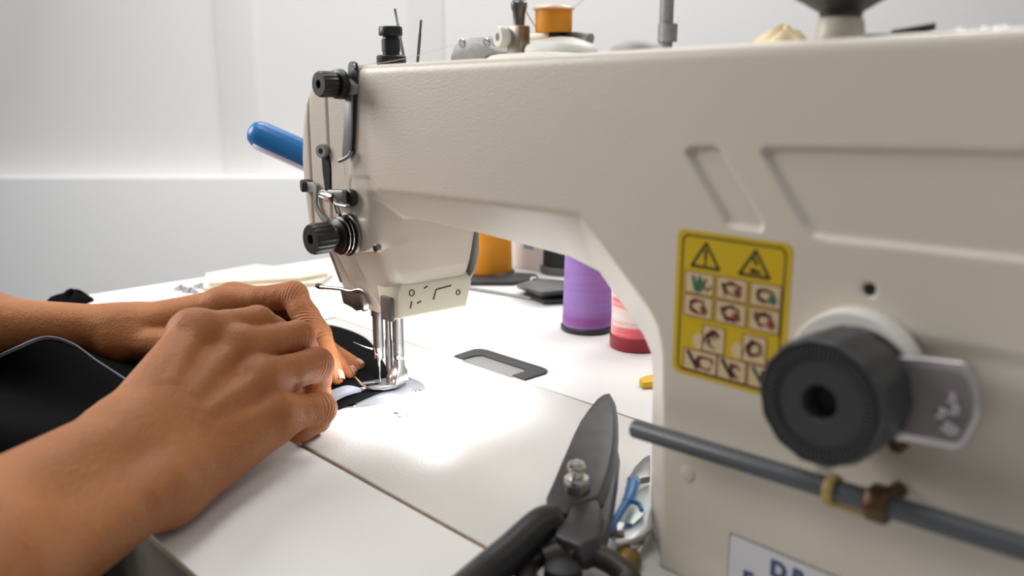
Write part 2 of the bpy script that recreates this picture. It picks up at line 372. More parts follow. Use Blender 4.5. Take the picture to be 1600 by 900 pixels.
d, X, Y, Z = machine((9, -58, -3), (450, 50, 233), 0.9, 'body')
d = np.maximum(d, 21.2-X); d = np.maximum(d, -.2-Z)
V, Q = surface_nets(d.astype(np.float32), np.array([9, -58, -3.]), 0.9); mesh_np('arm_casting', V, Q, PAINT, sm)
d, X, Y, Z = machine((-36, -50, 52), (26, 50, 226), 1.0, 'head')
for nm, a, b in (('head_cover', -1.3, 19.9), ('face_plate', -40, -2.5)):
    dd = smax(d, np.maximum(a-X, X-b)+0*d, 1.6); V, Q = surface_nets(dd.astype(np.float32), np.array([-36, -50, 52.]), 1.0); mesh_np(nm, V, Q, PAINT, sm)
MB().box((-6, -40, 122), (24, 30, 205)).box((-10, -6, 64), (24, 30, 122)).build('inner_frame', SLOT, sm)
# grey rim of the rear cover seen past the head
m = MB(); m.prism([(x, 44.5, z) for x, z in [(20, 75), (36, 76), (46, 80), (52, 88), (55, 101), (55, 118), (50, 128), (20, 128)]], (0, 2.5, 0)); m.build('rear_cover', GREYM, sm, bevel=.8)
# ---- screws and small plugs on the front
def screw(p, r, ax=(0, -1, 0), name='screw', mt=DSTEEL, par=sm):
    MB().lathe([(0, -2), (r, -2), (r, .7), (r*.8, 1.1), (r*.55, 1.1), (r*.5, .2), (0, .2)], p, ax, 20).build(name, mt, par)
screw(on_y(588, 388, YF), 2.5); MB().lathe([(0, 0), (2.25, 0), (2.25, -3), (0, -3)], on_y(1358, 453, YF)+np.array([0, .7, 0]), (0, -1, 0), 24).build('hole_shade_disc', SLOT, sm); p = on_y(1075, 742, YF)  # shade inside the screw hole put in as a near-black disc
MB().lathe([(0, -1), (3.4, -1), (3.4, .35), (2.9, .5), (0, .5)], p+np.array([-.3, 0, .6]), (0, -1, 0), 24).build('plug', PAINT, sm)
# ---- upper tension (on the front, by the top left corner)
kb = on_y(546, 131.5, YF)
def knob(name, o, y_tip, y_in, r, parent):
    L_ = YF-y_tip
    prof = [(0, y_in), (r*.62, y_in), (r*.98, y_in+.8), (r, y_in+1.6), (r, L_-1.2), (r*.93, L_), (r*.34, L_), (r*.30, L_-2.5), (0, L_-2.5)]
    wob = lambda j, a: 1+(.035*math.cos(18*a) if 2 <= j <= 4 else 0)
    return MB().lathe(prof, o, (0, -1, 0), 108, wob).build(name, BLACKP, parent)
MB().lathe([(0, 0), (5, 0), (5, 5), (8.6, 5.2), (8.8, 6), (8.4, 9.5), (7, 10), (4.6, 10.2), (4.6, 13), (0, 13)], kb, (0, -1, 0), 40).build('tension_collar', BLACKP, sm)
knob('tension_knob', kb, -67, 10.5, 7.3, sm)
MB().prism([on_y(*q, YF-1) for q in [(541, 127), (546, 120), (556, 127), (562, 134), (561, 146), (556, 149), (541, 147)]], (0, -4, 0)).build('tension_bracket', GREYM, sm, bevel=.8)
m = MB().prism([on_y(*q, YF-.3) for q in [(547, 103), (549, 97), (554, 95.5), (559, 98), (560.5, 104), (561, 135), (556, 240), (547, 247), (546, 150)]], (0, -1.6, 0)); m.build('slot_plate', RUBBER, sm, bevel=.4)
m = MB(); y_ = YF-2.4; m.prism([on_y(*q, y_) for q in [(541, 140), (553, 140), (552, 200), (550, 236), (545, 245), (538, 247), (537.5, 238), (540, 200)]], (0, -1.5, 0))
m.tube(spline([on_y(549, 236, y_-1.5), on_y(546, 243, y_-2), on_y(538, 248.5, y_-3), on_y(529, 252, y_-4)], 12), 1.2, 10); m.build('thread_guide_bar', mat('dull_grey_steel', (.27, .27, .275), .45, .6, noise=(200, .25)), sm, bevel=.3)
MB().lathe([(0, 0), (1.6, 0), (1.6, .8), (.8, .8), (.8, .2), (0, .2)], on_y(553.5, 104, YF-1.9), (0, -1, 0), 16).build('eyelet', CHROME, sm)
# ---- take-up lever, its slot and the guides at the left edge
e0 = on_y(505, 236, -47.5)
MB().prism([on_y(*q, -46.4) for q in [(502, 240), (512, 240), (515, 262), (515, 300), (508, 300), (504, 268)]], (0, 1, 0)).build('lever_slot', SLOT, sm)
m = MB().lathe([(1.9, -2.2), (4.0, -2.2), (4.4, -1), (4.4, 1.5), (4.0, 2.4), (1.9, 2.4), (1.9, -2.2)], e0, (.25, -1, 0), 28)
m.tube([e0+np.array([1, 3, -3.]), e0+np.array([3.5, 6, -14]), e0+np.array([5, 12, -30])], [2.0, 2.2, 2.4], 10); m.build('take_up_lever', GREYM, sm)
g0 = on_y(480, 290, -47)
MB().lathe([(0, -5), (3.7, -5), (4.1, -3), (4.1, 3), (3.5, 4), (0, 4)], g0, (-.35, -1, 0), 28).build('guide_cap', RUBBER, sm)
m = MB().prism([on_y(*q, -47.5) for q in [(480, 284), (492, 284), (498, 290), (497, 318), (503, 332), (514, 343), (513, 352), (506, 346), (496, 330), (492, 312), (492, 300), (481, 299)]], (0, -1.6, 0)); m.build('thread_guide_arm', GREYM, sm, bevel=.4)
m = MB().prism([on_y(*q, YF-1) for q in [(518, 298), (526, 295), (548, 296), (550, 320), (540, 320), (520, 314)]], (0, -6, 0)); m.build('guide_block', DSTEEL, sm, bevel=1)
m = MB().lathe([(0, 0), (5.2, 0), (5.4, 1), (5.2, 3), (4.2, 3.6), (3.2, 3.0), (0, 3.0)], on_y(551, 309, YF), (0, -1, 0), 32); m.build('guide_washer', BLACKP, sm)
m = MB().tube([on_y(503, 303, -52), on_y(514, 306, -53), on_y(522, 309, -52)], [2.6, 3.0, 3.4], 12); m.build('guide_pin', CHROME, sm)
m = MB().tube(spline([on_y(523, 311, -53), on_y(525, 318, -54), on_y(540, 322, -54), on_y(546, 321, -53)], 14), 1.0, 8)
m.tube(spline([on_y(524, 312, -53), on_y(526, 325, -53), on_y(530, 336, -51), on_y(529, 346, -48)], 14), 1.5, 8); m.build('check_spring', STEEL, sm)
# ---- lower tension
kt = on_y(546, 366, YF); DISC = mat('black_steel_disc', (.05, .05, .052), .25, .8)
MB().lathe([(0, 0), (13.2, 0), (13.2, 2.2), (12.4, 2.6), (0, 2.6)], kt, (0, -1, 0), 56).build('tension_base', DSTEEL, sm)
MB().lathe([(0, 2.6), (11.9, 4.2), (12.2, 4.8), (11.8, 5.0), (5, 5.6), (0, 5.6)], kt, (0, -1, 0), 56).build('tension_disc', DISC, sm)
MB().lathe([(0, 5.6), (5, 5.6), (11.6, 6.6), (11.9, 7.2), (11.5, 7.5), (4, 8.2), (0, 8.2)], kt, (0, -1, 0), 56).build('tension_disc', DISC, sm)
for yy, rr in ((4.7, 12.2), (7.1, 11.9)): MB().lathe([(rr-.5, yy-.25), (rr+.15, yy-.25), (rr+.15, yy+.3), (rr-.5, yy+.3), (rr-.5, yy-.25)], kt, (0, -1, 0), 56).build('disc_rim', CHROME, sm)
MB().lathe([(0, 8.2), (10.4, 8.4), (10.6, 9.4), (9, 10.4), (6, 11), (5, 12.5), (4.7, 18), (4.2, 18.2), (0, 18.2)], kt, (0, -1, 0), 48).build('tension_cap', BLACKP, sm)
m = MB(); hel = [kt+np.array([5.6*math.cos(a), -12.6-a*.27, 5.6*math.sin(a)]) for a in np.linspace(0, 2*math.pi*3, 80)]; m.tube(hel, .55, 8); m.build('tension_spring', DSTEEL, sm)
knob('tension_knob', kt, -73.5, 14, 9.1, sm)
m = MB().tube([on_y(512, 384, -41), on_y(522, 410, -35), on_y(533, 440, -25)], .9, 8); m.build('thread_rod', DSTEEL, sm)
# ---- presser lifting lever
lc = on_y(566, 469, -24.)
m = MB().lathe([(0, -2), (7.4, -2), (7.6, 0), (7.2, 1.2), (0, 1.6)], lc, (-.35, -1, -.1), 40)
m.build('lifter_cam', STEEL, sm)
m = MB().prism([on_y(*q, -26) for q in [(531, 452), (553, 455), (563, 455), (566, 484), (556, 486), (548, 480), (536, 474)]], (0, 3, 0)); m.build('lifter_plate', DSTEEL, sm, bevel=.6)
m = MB().tube(spline([on_y(498, 447, -30), on_y(506, 449, -30), on_y(530, 451, -29), on_y(548, 455, -28), on_y(562, 452.5, -27), on_y(574, 460, -26), on_y(579, 475, -25)], 30), [1.7]*5+[1.25]*25, 10); hl = m.build('lifting_lever', STEEL, sm)
MB().lathe([(0, -3.2), (1.6, -3), (2.1, 0), (1.5, 2.6), (0, 3)], on_y(500, 447.3, -30.2), (1, .3, -.1), 16).build('lever_tip', BLACKP, hl)
# ---- needle bar, needle, presser bar and foot
MB().lathe([(4.6, 58), (4.6, 54), (3.7, 53.8), (3.7, 31)], (0, 0, 0), (0, 0, 1), 24).build('bar_bushing', DSTEEL, sm)
nb = MB().tube([(0, 0, 60), (0, 0, 31), (0, 0, 30), (0, 0, 23), (0, 0, 21.5)], [3.6, 3.6, 3.3, 3.3, 2.4], 24).build('needle_bar', CHROME, sm)
screw((2.2, -3.0, 26), 1.6, (.6, -1, 0), 'clamp_screw', CHROME, nb)
MB().tube([(0, 0, 24), (0, 0, 14), (0, 0, 13), (0, 0, 5), (0, 0, 1.2)], [1.0, 1.0, .72, .62, .15], 12).build('needle', CHROME, nb)
MB().tube(spline([(-1.5, -2.6, 29), (-5, -9, 32), (-9, -15, 35.5)], 8), .45, 6).build('thread_hook', CHROME, nb)
pb = MB().tube([(9, 10.5, 64), (9, 10.5, 24), (9, 10.5, 22), (9, 10.5, 20.5)], [3.9, 3.9, 3.4, 2.2], 24).build('presser_bar', DSTEEL, sm)
screw((12.5, 8.2, 24.5), 2.2, (1, -.6, 0), 'foot_screw', CHROME, pb)
MB().tube([(1.6, 7.5, 62), (1.6, 7.5, 36), (1.6, 7.5, 34), (1.6, 7.5, 12)], [2.0, 2.0, 2.6, 2.6], 16).build('guide_rod', DSTEEL, sm)
pf = MB()
pf.loft([[(x0, y0, z), (x1, y0, z), (x1, y1, z), (x0, y1, z)] for z, x0, x1, y0, y1 in ((4.6, 2, 14, 3.5, 15), (9, 2, 14, 4, 15), (13.5, 3, 13.5, 6, 15), (16.5, 5, 12, 8, 14), (21, 5.6, 11.6, 8, 14))])
pf = pf.build('presser_foot', STEEL, sm, bevel=.8)
m = MB(); sole = [(-2, 14), (12, 14), (13, 4), (11, -3), (8, -13), (6, -15.5), (4.5, -13), (3.8, -3), (1.2, -1.8), (-1.2, -1.8), (-2.4, -3), (-3.4, -13), (-5, -15), (-6, -12), (-5, 0), (-4, 10)]
m.loft([[(x, y, 2.5+max(0, (-7-y))*.28) for x, y in sole], [(x, y, 5.0+max(0, (-7-y))*.2) for x, y in sole]]); m.build('foot_sole', DSTEEL, pf, bevel=.3)
m = MB().tube(spline([(8.5, -12, 4.6), (3, -16, 7), (-3, -19, 12.5)], 10), .7, 8); m.build('finger_guard', CHROME, pf)
screw((7, 4.2, 9.5), 1.3, (0, -1, .1), 'foot_pin', CHROME, pf); screw((11.5, 3.9, 7.5), 1.1, (0, -1, .1), 'foot_pin', CHROME, pf)
# ---- needle plate and a round inspection screw on the bed
npl = [(-26, -30), (-24, -38), (-14, -46), (2, -47), (14, -42), (24, -28), (30, -8), (30, 8), (25, 21), (14, 28), (0, 30), (-14, 28), (-24, 18), (-27, 0)]
MB().loft([[(x, y, z) for x, y in [tuple(q[:2]) for q in spline([(a, b, 0) for a, b in npl+[npl[0]]], 70)[:-1]]] for z in (-.4, .55)]).build('needle_plate', mat('satin_plate', (0.30, 0.31, 0.335), .36, .85), sm, bevel=.3)
for p in ((22, 16), (16, -34)): MB().lathe([(0, 0), (3, 0), (2.6, .5), (0, .5)], (p[0], p[1], .5), (0, 0, 1), 20).build('plate_screw', CHROME, sm)
c0 = on_z(627, 648, 0)
MB().lathe([(0, 0), (8.6, 0), (8.6, .5), (7.8, .7), (7.4, .35), (0, .35)], c0, (0, 0, 1), 36).build('bed_cap', BEDP, sm)
for a, r, l in ((200, 4.2, 2.1), (60, 4.0, 1.2), (110, 3.0, 1.0), (310, 4.4, 1.3)):
    t = math.radians(a); q = c0+np.array([r*math.cos(t), r*math.sin(t), .36]); MB().prism([q+np.array([l*math.cos(b)*1.2, l*math.sin(b)*.8, 0]) for b in np.linspace(0, 2*math.pi, 14)[:-1]], (0, 0, .12)).build('cap_hole', SLOT, sm)
# ---- lamp module on the throat side of the head
led = MB(); xl = 44.
A = [(-21, 62.5), (-21, 83), (-17, 90.5), (43, 86.5), (44, 62), (36, 60)]
led.loft([[(xl-12, y, z) for y, z in [(-19, 62), (-22, 84), (-21, 92.5), (40, 92), (46, 85), (43, 61)]], [(xl+2, y, z) for y, z in [(-22, 63.5), (-22, 84), (-19, 91), (39, 90.5), (44.5, 84), (39, 61.5)]], [(xl+8, y, z) for y, z in [(-20, 65), (-20, 82), (-16.5, 86.5), (41, 83.5), (42.5, 80), (37, 63.5)]]])
lm = led.build('lamp_module', LEDP, sm, bevel=1.4, seg=3)
MB().box((xl-6, -24.2, 63), (xl+5.5, -21, 79)).build('lamp_lens', SMOKE, lm, bevel=1)
for y, z, r in ((-9, 80.5, 2.0), (30, 74.5, 1.7)): MB().lathe([(0, -1), (r*1.15, -1), (r*1.15, .4), (r*.9, .5), (r*.8, -.2), (0, -.2)], (xl+8, y, z), (1, 0, 0), 20).build('lamp_screw', mat('dark_screw', (.06, .05, .035), .5), lm)
for (y0, z0, y1, z1) in ((-9.2, 75, -10.5, 70.5), (-5, 73, -1.5, 73.6), (1, 82, 4, 82.8), (11, 79.5, 24, 80.2), (11, 79.5, 8.6, 73)):
    MB().tube([(xl+8, y0, z0), (xl+8, y1, z1)], .55, 8).build('lamp_groove', mat('dark_groove', (.12, .10, .06), .7), lm)
for i in range(5): MB().lathe([(0, 0), (2.0, 0), (1.8, .25), (0, .3)], (xl-7, -12+i*9, 61.6), (0, 0, -1), 12).build('lamp_diode', mat('led_diode', (1, 1, 1), .4, emit=(1, .98, .95, 25)), lm)
l = bpy.data.lights.new('lamp_light', 'AREA'); l.shape = 'RECTANGLE'; l.size = 9*MM; l.size_y = 44*MM; l.energy = 0.29; l.specular_factor = 0.6; l.color = (0.97, 0.98, 1.0); l.spread = math.radians(150)
lo = bpy.data.objects.new('lamp_light', l); COL.objects.link(lo); lo.location = Vector((xl-2, 6, 58.6))*MM; lo.rotation_euler = (Vector((26, 4, 0))-Vector((xl-2, 6, 58.6))).to_track_quat('-Z', 'Y').to_euler()
# ---- stitch dial and reverse lever on the pillar
dc = on_y(1342, 584, YF)
MB().lathe([(0, 0), (24.4, 0), (24.8, 1), (24.4, 7), (23.5, 8.2), (0, 8.2)], dc, (0, -1, 0), 64).build('dial_collar', WHITEP, sm)
def dwob(j, a): return 1+(.012*math.cos(14*a) if 2 <= j <= 6 else 0)
dl = MB().lathe([(0, 8.2), (21.4, 8.2), (22.1, 9.5), (22.3, 12), (22.4, 29.5), (22.0, 31.6), (21.3, 32.4), (20.6, 32.4), (20.4, 31.8), (6.6, 31.8), (6.0, 31), (5.8, 21), (0, 21)], dc+np.array([1.4, 0, -2.6]), (0, -1, 0), 140, dwob).build('stitch_dial', DIAL, sm)
m = MB(); cc = dc+np.array([1.4, -31.8, -2.6])
for k in range(72):
    a = 2*math.pi*k/72; u = np.array([math.cos(a), 0, math.sin(a)]); v = np.array([-math.sin(a), 0, math.cos(a)])*.35
    m.prism([cc+u*15.4-v, cc+u*19.6-v*1.6, cc+u*19.6+v*1.6, cc+u*15.4+v], (0, -.9, 0))
m.build('dial_marks', DIAL, dl)
lv = [on_y(*q, -57) for q in [(1395, 556), (1436, 558), (1505, 566), (1521, 585), (1529, 622), (1527, 655), (1508, 697), (1494, 706), (1440, 697), (1395, 690)]]
rl = MB().prism(lv, (0, 5, 0)).build('reverse_lever', ALU, sm, bevel=1.2, seg=3)
mid = sum(lv)/len(lv)
MB().prism([mid+(p-mid)*np.array([.86, 1, .78])+np.array([0, -.15, 0]) for p in lv], (0, .5, 0)).build('lever_face', mat('lever_face_grey', (.23, .20, .20), .5, .3), rl)
for q in ((1487, 622), (1492, 640), (1470, 645), (1480, 667), (1489, 672)): MB().lathe([(0, 0), (2.2, 0), (1.8, .8), (0, 1)], on_y(*q, -57.2), (0, -1, 0), 14).build('lever_mark', CHROME, rl)
MB().lathe([(0, 0), (20.5, 0), (20.5, 4), (0, 4)], dc+np.array([3, -6.5, -1]), (0, -1, 0), 48).build('dial_seat', RUBBER, sm)
screw(on_y(1402, 694, -50), 3.2, mt=BRASS)
# ---- grey tube clamped to the pillar
t0, t1 = on_y(991, 669, -60), on_y(1602, 857, -60); t1 = t0+(t1-t0)*1.15
tu = MB().tube([t0, t1], 4.0, 24).build('grey_tube', GREYT, sm, bevel=.6)
c = on_y(1301, 766, -60); ax = (t1-t0)/np.linalg.norm(t1-t0)
MB().lathe([(4.2, -1.9), (5.6, -1.6), (6, 0), (5.6, 1.6), (4.2, 1.9), (4.2, -1.9)], c, ax, 32).build('clamp_ring', YRING, tu)
c2 = on_y(1375, 787, -60)
MB().lathe([(4.1, -4), (6.2, -4), (6.8, -3), (6.8, 3), (6.2, 4), (4.1, 4), (4.1, -4)], c2, ax, 6).build('clamp_nut', BRASS, tu, bevel=.5)
MB().tube([c2+np.array([0, 3, 0]), c2+np.array([0, 15, 0])], 3.2, 16).build('clamp_post', BRASS, tu)
MB().box(tuple(c+np.array([-1, 2, -7.2])), tuple(c2+np.array([-2, 4, -4.6]))).build('clamp_strap', YRING, tu, bevel=.4)
# ---- yellow warning label
x0, x1, z0, z1 = 283.2, 335.2, 92.2, 153.6; yl = YF
lab = MB()
def lp(u, v, k): return (x0+u*(x1-x0), yl-.15-.12*k, z1-v*(z1-z0))
def lpoly(uv, k, mi): lab.mat(mi); lab.prism([lp(u, v, k) for u, v in uv], (0, .1, 0))
def lline(uv, w_, k, mi):
    for (a, b), (c_, d_) in zip(uv, uv[1:]):
        p = np.array([a, b*1.18]); q = np.array([c_, d_*1.18]); t = q-p; L_ = np.linalg.norm(t); t /= L_; n = np.array([-t[1], t[0]])*w_/2; p = p-t*w_*.3; q = q+t*w_*.3
        lpoly([((p+s*n)[0], (p+s*n)[1]/1.18) for s in (1, -1)]+[((q+s*n)[0], (q+s*n)[1]/1.18) for s in (-1, 1)], k, mi)
lpoly([(a, b) for a, b in rrect(0, 1, 0, 1, .06)], 0, 0)
fr = rrect(.055, .945, .035, .965, .05); lline(fr+[fr[0]], .013, 1, 1)
for cx in (.27, .70): lline([(cx, .075), (cx-.125, .235), (cx+.125, .235), (cx, .075)], .022, 1, 1)
lline([(.27, .12), (.27, .185)], .022, 1, 1); lline([(.27, .205), (.27, .215)], .022, 1, 1)
lline([(.69, .125), (.715, .16)], .025, 1, 1); lpoly([(.66, .195), (.68, .185), (.75, .2), (.76, .215), (.67, .22)], 1, 1)
def cell(u, v, uu, vv): lpoly([(a, b) for a, b in rrect(u, uu, v, vv, .012, 2)], 1, 2); lline([(u, v), (uu, v), (uu, vv), (u, vv), (u, v)], .006, 2, 3)
R_ = np.random.default_rng(3)
def doodle(u, v, uu, vv, mi, n=3):
    for _ in range(n):
        pts = [(u+(uu-u)*(.5+.38*math.cos(t+R_.uniform(-.5, .5))*R_.uniform(.5, 1)), v+(vv-v)*(.5+.38*math.sin(t)*R_.uniform(.5, 1))) for t in np.linspace(R_.uniform(0, 3), R_.uniform(4, 7), 7)]
        lline(pts, .013, 3, mi)
cols = [(.09, .355), (.385, .65), (.68, .93)]
for r, (v, vv) in enumerate(((.275, .42), (.435, .58))):
    for k, (u, uu) in enumerate(cols):
        cell(u, v, uu, vv)
        if r == 0 and k == 0:
            lpoly([(.15, .30), (.18, .30), (.2, .36), (.22, .295), (.24, .30), (.255, .34), (.26, .39), (.22, .41), (.18, .40)], 3, 4); doodle(.25, v, uu, vv, 3, 1)
        else:
            doodle(u, v, uu, vv, 3, 3); lpoly([(u+.15, v+.07), (u+.2, v+.06), (u+.22, v+.1), (u+.18, v+.125)], 4, 3 if k == 1 else (4 if r == 0 else 3))
for u in (.22, .58):
    cell(u+.06, .62, u+.26, .80); lpoly([(u+.02+.055*math.cos(t), .745+.055*math.sin(t)) for t in np.linspace(0, 2*math.pi, 15)[:-1]], 1, 2)
    doodle(u+.06, .62, u+.26, .80, 3, 3); doodle(u+.05, .64, u+.2, .78, 3, 1)
for u, uu in ((.11, .42), (.43, .68), (.70, .93)):
    cell(u, .81, uu, .955); lline([(u+.04, .83), (u+.13, .93)], .03, 3, 1 if u < .6 else 4); doodle(u+.08, .81, uu, .955, 3, 3)
lab.build('warning_label', [YEL, INK, CELL, REDI, GRNI], sm, sharp=30)
# ---- pale name plate with the top of its blue letters
npx0, npz1 = on_y(1143, 834, YF)[0], on_y(1143, 834, YF)[2]
npt = MB().prism([(x, YF-.1, z) for x, z in rrect(npx0, npx0+110, npz1-34, npz1, 1.0)], (0, -.8, 0)).build('name_plate', PLATE, sm, bevel=.25)
MB().tube([(npx0-.4, YF-.3, npz1-34), (npx0-.4, YF-.3, npz1+.3), (npx0+110, YF-.3, npz1+.3)], .45, 6).build('plate_rim', GREYM, npt)
def letters(name, txt, x, z, size, thick, parent):
    cu = bpy.data.curves.new(name, 'FONT'); cu.body = txt; cu.size = size*MM; cu.extrude = .08*MM; cu.space_character = 1.25; cu.fill_mode = 'NONE'; cu.bevel_depth = thick*MM
    o = bpy.data.objects.new(name, cu); COL.objects.link(o); o.matrix_world = Matrix.Translation(Vector((x, YF-1.0, z))*MM) @ Matrix.Rotation(math.pi/2, 4, 'X')
    dg = bpy.context.evaluated_depsgraph_get(); me = bpy.data.meshes.new_from_object(o.evaluated_get(dg)); me.transform(o.matrix_world); me.materials.clear(); me.materials.append(BLUEI)
    bpy.data.objects.remove(o); return link(name, me, parent)
pD = on_y(1204, 872, YF-1); sD = 9.6
letters('plate_letter', 'D', pD[0], pD[2]-sD*.72, sD, .35, npt)
pB = on_y(1238, 886, YF-1); letters('plate_letter', 'B', pB[0], pB[2]-sD*.72, sD, .35, npt)
pE = on_y(1161, 889, YF-1); letters('plate_letter', 'E', pE[0], pE[2]-sD*.72, sD, .35, npt)
# ---- what stands on top of the arm
def top(px, py, y): return on_y(px, py, y)
ZT = 221.5
b = on_y(612, 107, -16); b[2] = ZT+.2
MB().lathe([(0, 0), (9, 0), (9, 1.4), (0, 1.4)], b+np.array([1, 0, 0]), (0, 0, 1), 32).build('post_base', BLACKP, sm)
MB().lathe([(0, 1.2), (8.6, 1.2), (8.9, 2), (8.9, 6.2), (8.0, 7), (5.2, 7.2), (5.2, 9), (5.6, 9.2), (5.6, 16), (5.0, 16.4), (4.6, 18), (6.9, 18.2), (7.1, 19), (7.1, 22.6), (6.6, 23.6), (0, 23.6)], b, (0, 0, 1), 40).build('tension_post', BLACKP, sm)
m = MB().prism([(b[0]-26, b[1]-8, ZT+.1), (b[0]-8, b[1]-10, ZT+.1), (b[0]-4, b[1]+10, ZT+.1), (b[0]-20, b[1]+8, ZT+.1)], (0, 0, 1.4)); m.build('post_foot', BLACKP, sm, bevel=.4)
for q0, q1 in (((617, 14), (632, 96)), ((658, 31), (652, 104))):
    a = on_y(*q0, 8); c_ = on_y(*q1, 8); c_ = a+(c_-a)*1.12; MB().tube([a, a+(c_-a)*.25, a+(c_-a)*.26, c_], [.75, .75, .95, .95], 8).build('thread_pin', DSTEEL, sm)
# three-hole thread guide
y_ = -8
g = [on_y(*q, y_) for q in [(703, 101), (704, 88), (709, 73), (718, 64), (735, 59), (765, 57), (776, 62), (779, 72), (790, 78), (826, 76), (827, 83), (795, 84), (775, 84), (762, 87), (745, 97), (742, 100)]]
tg = MB().prism(g, (0, 3.2, 0)).build('thread_bracket', GREYM, sm, bevel=.7)
MB().prism([p+np.array([0, 3.2, 0]) for p in [on_y(*q, y_) for q in [(709, 73), (718, 64), (735, 58.5), (765, 56.5), (776, 61), (776, 66), (735, 64), (716, 74)]]], (0, 9, 0)).build('bracket_flange', GREYM, tg, bevel=.6)
for q in ((722, 67), (760, 66)): MB().lathe([(1.0, -.3), (2.3, -.3), (2.5, .3), (2.1, .8), (1.0, .8), (1.0, -.3)], on_y(*q, y_), (0, -1, 0), 20).build('eyelet', CHROME, tg)
for q in ((722, 67), (760, 66)): MB().lathe([(0, 0), (1.3, 0), (1.3, .3), (0, .3)], on_y(*q, y_-.05), (0, -1, 0), 16).build('eyelet_hole', WALL, tg)
c_ = on_y(785, 58, -14)
MB().lathe([(2.3, -3), (5.0, -3), (5.6, -1.5), (5.6, 2), (4.9, 3), (2.3, 3), (2.1, 0), (2.3, -3)], c_, (-.25, -1, 0), 32).build('clamp_knob', WHITEP, sm)
MB().lathe([(0, 0), (2.3, 0), (2.3, .5), (0, .5)], c_, (-.25, -1, 0), 20).build('clamp_bore', SLOT, sm)
p0 = on_y(810, 63, -9); w_ = 6
MB().box(tuple(p0-np.array([5.2, 4, 8.5])), tuple(p0+np.array([5.2, 4, 7.5]))).build('clamp_block', mat('bronze_clamp', (.30, .26, .20), .35, .7), sm, bevel=1.2)
MB().box(tuple(p0-np.array([8, 4.5, 11.5])), tuple(p0+np.array([8, 4.5, -8])) if 0 else tuple(p0+np.array([7.5, 4.5, -8.0]))).build('clamp_foot', BLACKP, sm, bevel=1)
h0 = on_y(811, 42, -9); MB().lathe([(3.4, -4), (3.0, 2), (3.3, 7), (4.2, 9.5), (4.3, 12), (3.6, 12.8), (0, 12.8)], h0, (0, 0, 1), 24).build('thread_post', DSTEEL, sm)
MB().lathe([(3.6, 12.5), (3.9, 18), (4.2, 60), (3.9, 60), (3.3, 13)], h0, (0, 0, 1), 24).build('post_sleeve', mat('clear_plastic', (.85, .85, .85), .15, trans=.8), sm)
# bobbin winder: pale base, disc, tag, orange bobbin, lever
base = [on_y(*q, -31) for q in [(757, 106), (757, 95), (764, 87), (785, 84), (850, 80), (880, 84), (930, 92)]]
MB().prism(base, (0, 56, 0)).build('winder_base', WHITEP, sm, bevel=2.5, seg=3)
dcx = on_y(877, 74, -2); MB().lathe([(0, -5), (17.5, -5), (18.6, -3), (18.9, -1), (17.5, 1.2), (12, 3.6), (6, 5), (0, 5.4)], dcx, (.05, -.05, 1), 56).build('winder_disc', WHITEP, sm)
MB().lathe([(0, 0), (3.6, 0), (3.6, 10), (0, 10)], on_y(868, 60, 2), (0, 0, 1), 20).build('winder_spindle', RUBBER, sm)
MB().box(tuple(on_y(826, 63, 4)), tuple(on_y(858, 51, 4)+np.array([0, 3, 0]))).build('winder_tag', LEDP, sm, bevel=.8)
MB().tube([on_y(877, 55, 8), on_y(905, 57, 8), on_y(922, 62, 8)], [2.0, 2.3, 3.2], 12).build('winder_lever', GREYM, sm)
zb = on_y(865, 51, 2)
bo = MB().lathe([(0, 0), (9.3, 0), (9.6, 1), (9.6, 10.5), (9.3, 11.2), (0, 11.2)], zb, (0, 0, 1), 36).build('bobbin_thread', ORANGE, sm)
MB().lathe([(0, 11.2), (10.6, 11.2), (10.8, 12), (9.6, 13), (8, 13.6), (0, 13.8)], zb, (0, 0, 1), 36).build('bobbin_flange', mat('orange_flange', (.82, .55, .35), .3), bo)
# low dome, thread knob further right, chrome studs added for glints on the arm top
MB().lathe([(0, -3), (12.5, -3), (13, -1), (11, 1.5), (6, 3.2), (0, 3.8)], on_y(995, 76, -8), (0, 0, 1), 40).build('oil_cap', mat('mauve_grey_cap', (.36, .34, .34), .5), sm)
kb2 = on_y(1311, 58, -14); kb2[2] -= 2
MB().lathe([(0, -2), (9.2, -2), (9.4, 2), (8.6, 8), (7.8, 9), (0, 9)], kb2, (0, 0, 1), 40).build('knob_base', PAINT, sm)
MB().lathe([(0, 9), (7.5, 9), (8, 11), (13.5, 14.5), (16.5, 16), (17, 18), (16, 24), (12, 25), (0, 25)], kb2, (0, 0, 1), 48, lambda j, a: 1+(.03*math.cos(16*a) if j >= 3 else 0)).build('top_knob', BLACKP, sm)
for q in ((1500, 45), (1540, 38), (1562, 30), (1572, 42), (1545, 24)):
    c_ = on_y(*q, -26+random.uniform(-4, 4)); c_[2] = 227.2+0*c_[2]; MB().lathe([(0, -1), (2.2, -1), (2.2, 1), (1.5, 1.9), (0, 2.2)], c_, (0, 0, 1), 16).build('glint_stud', CHROME, sm)

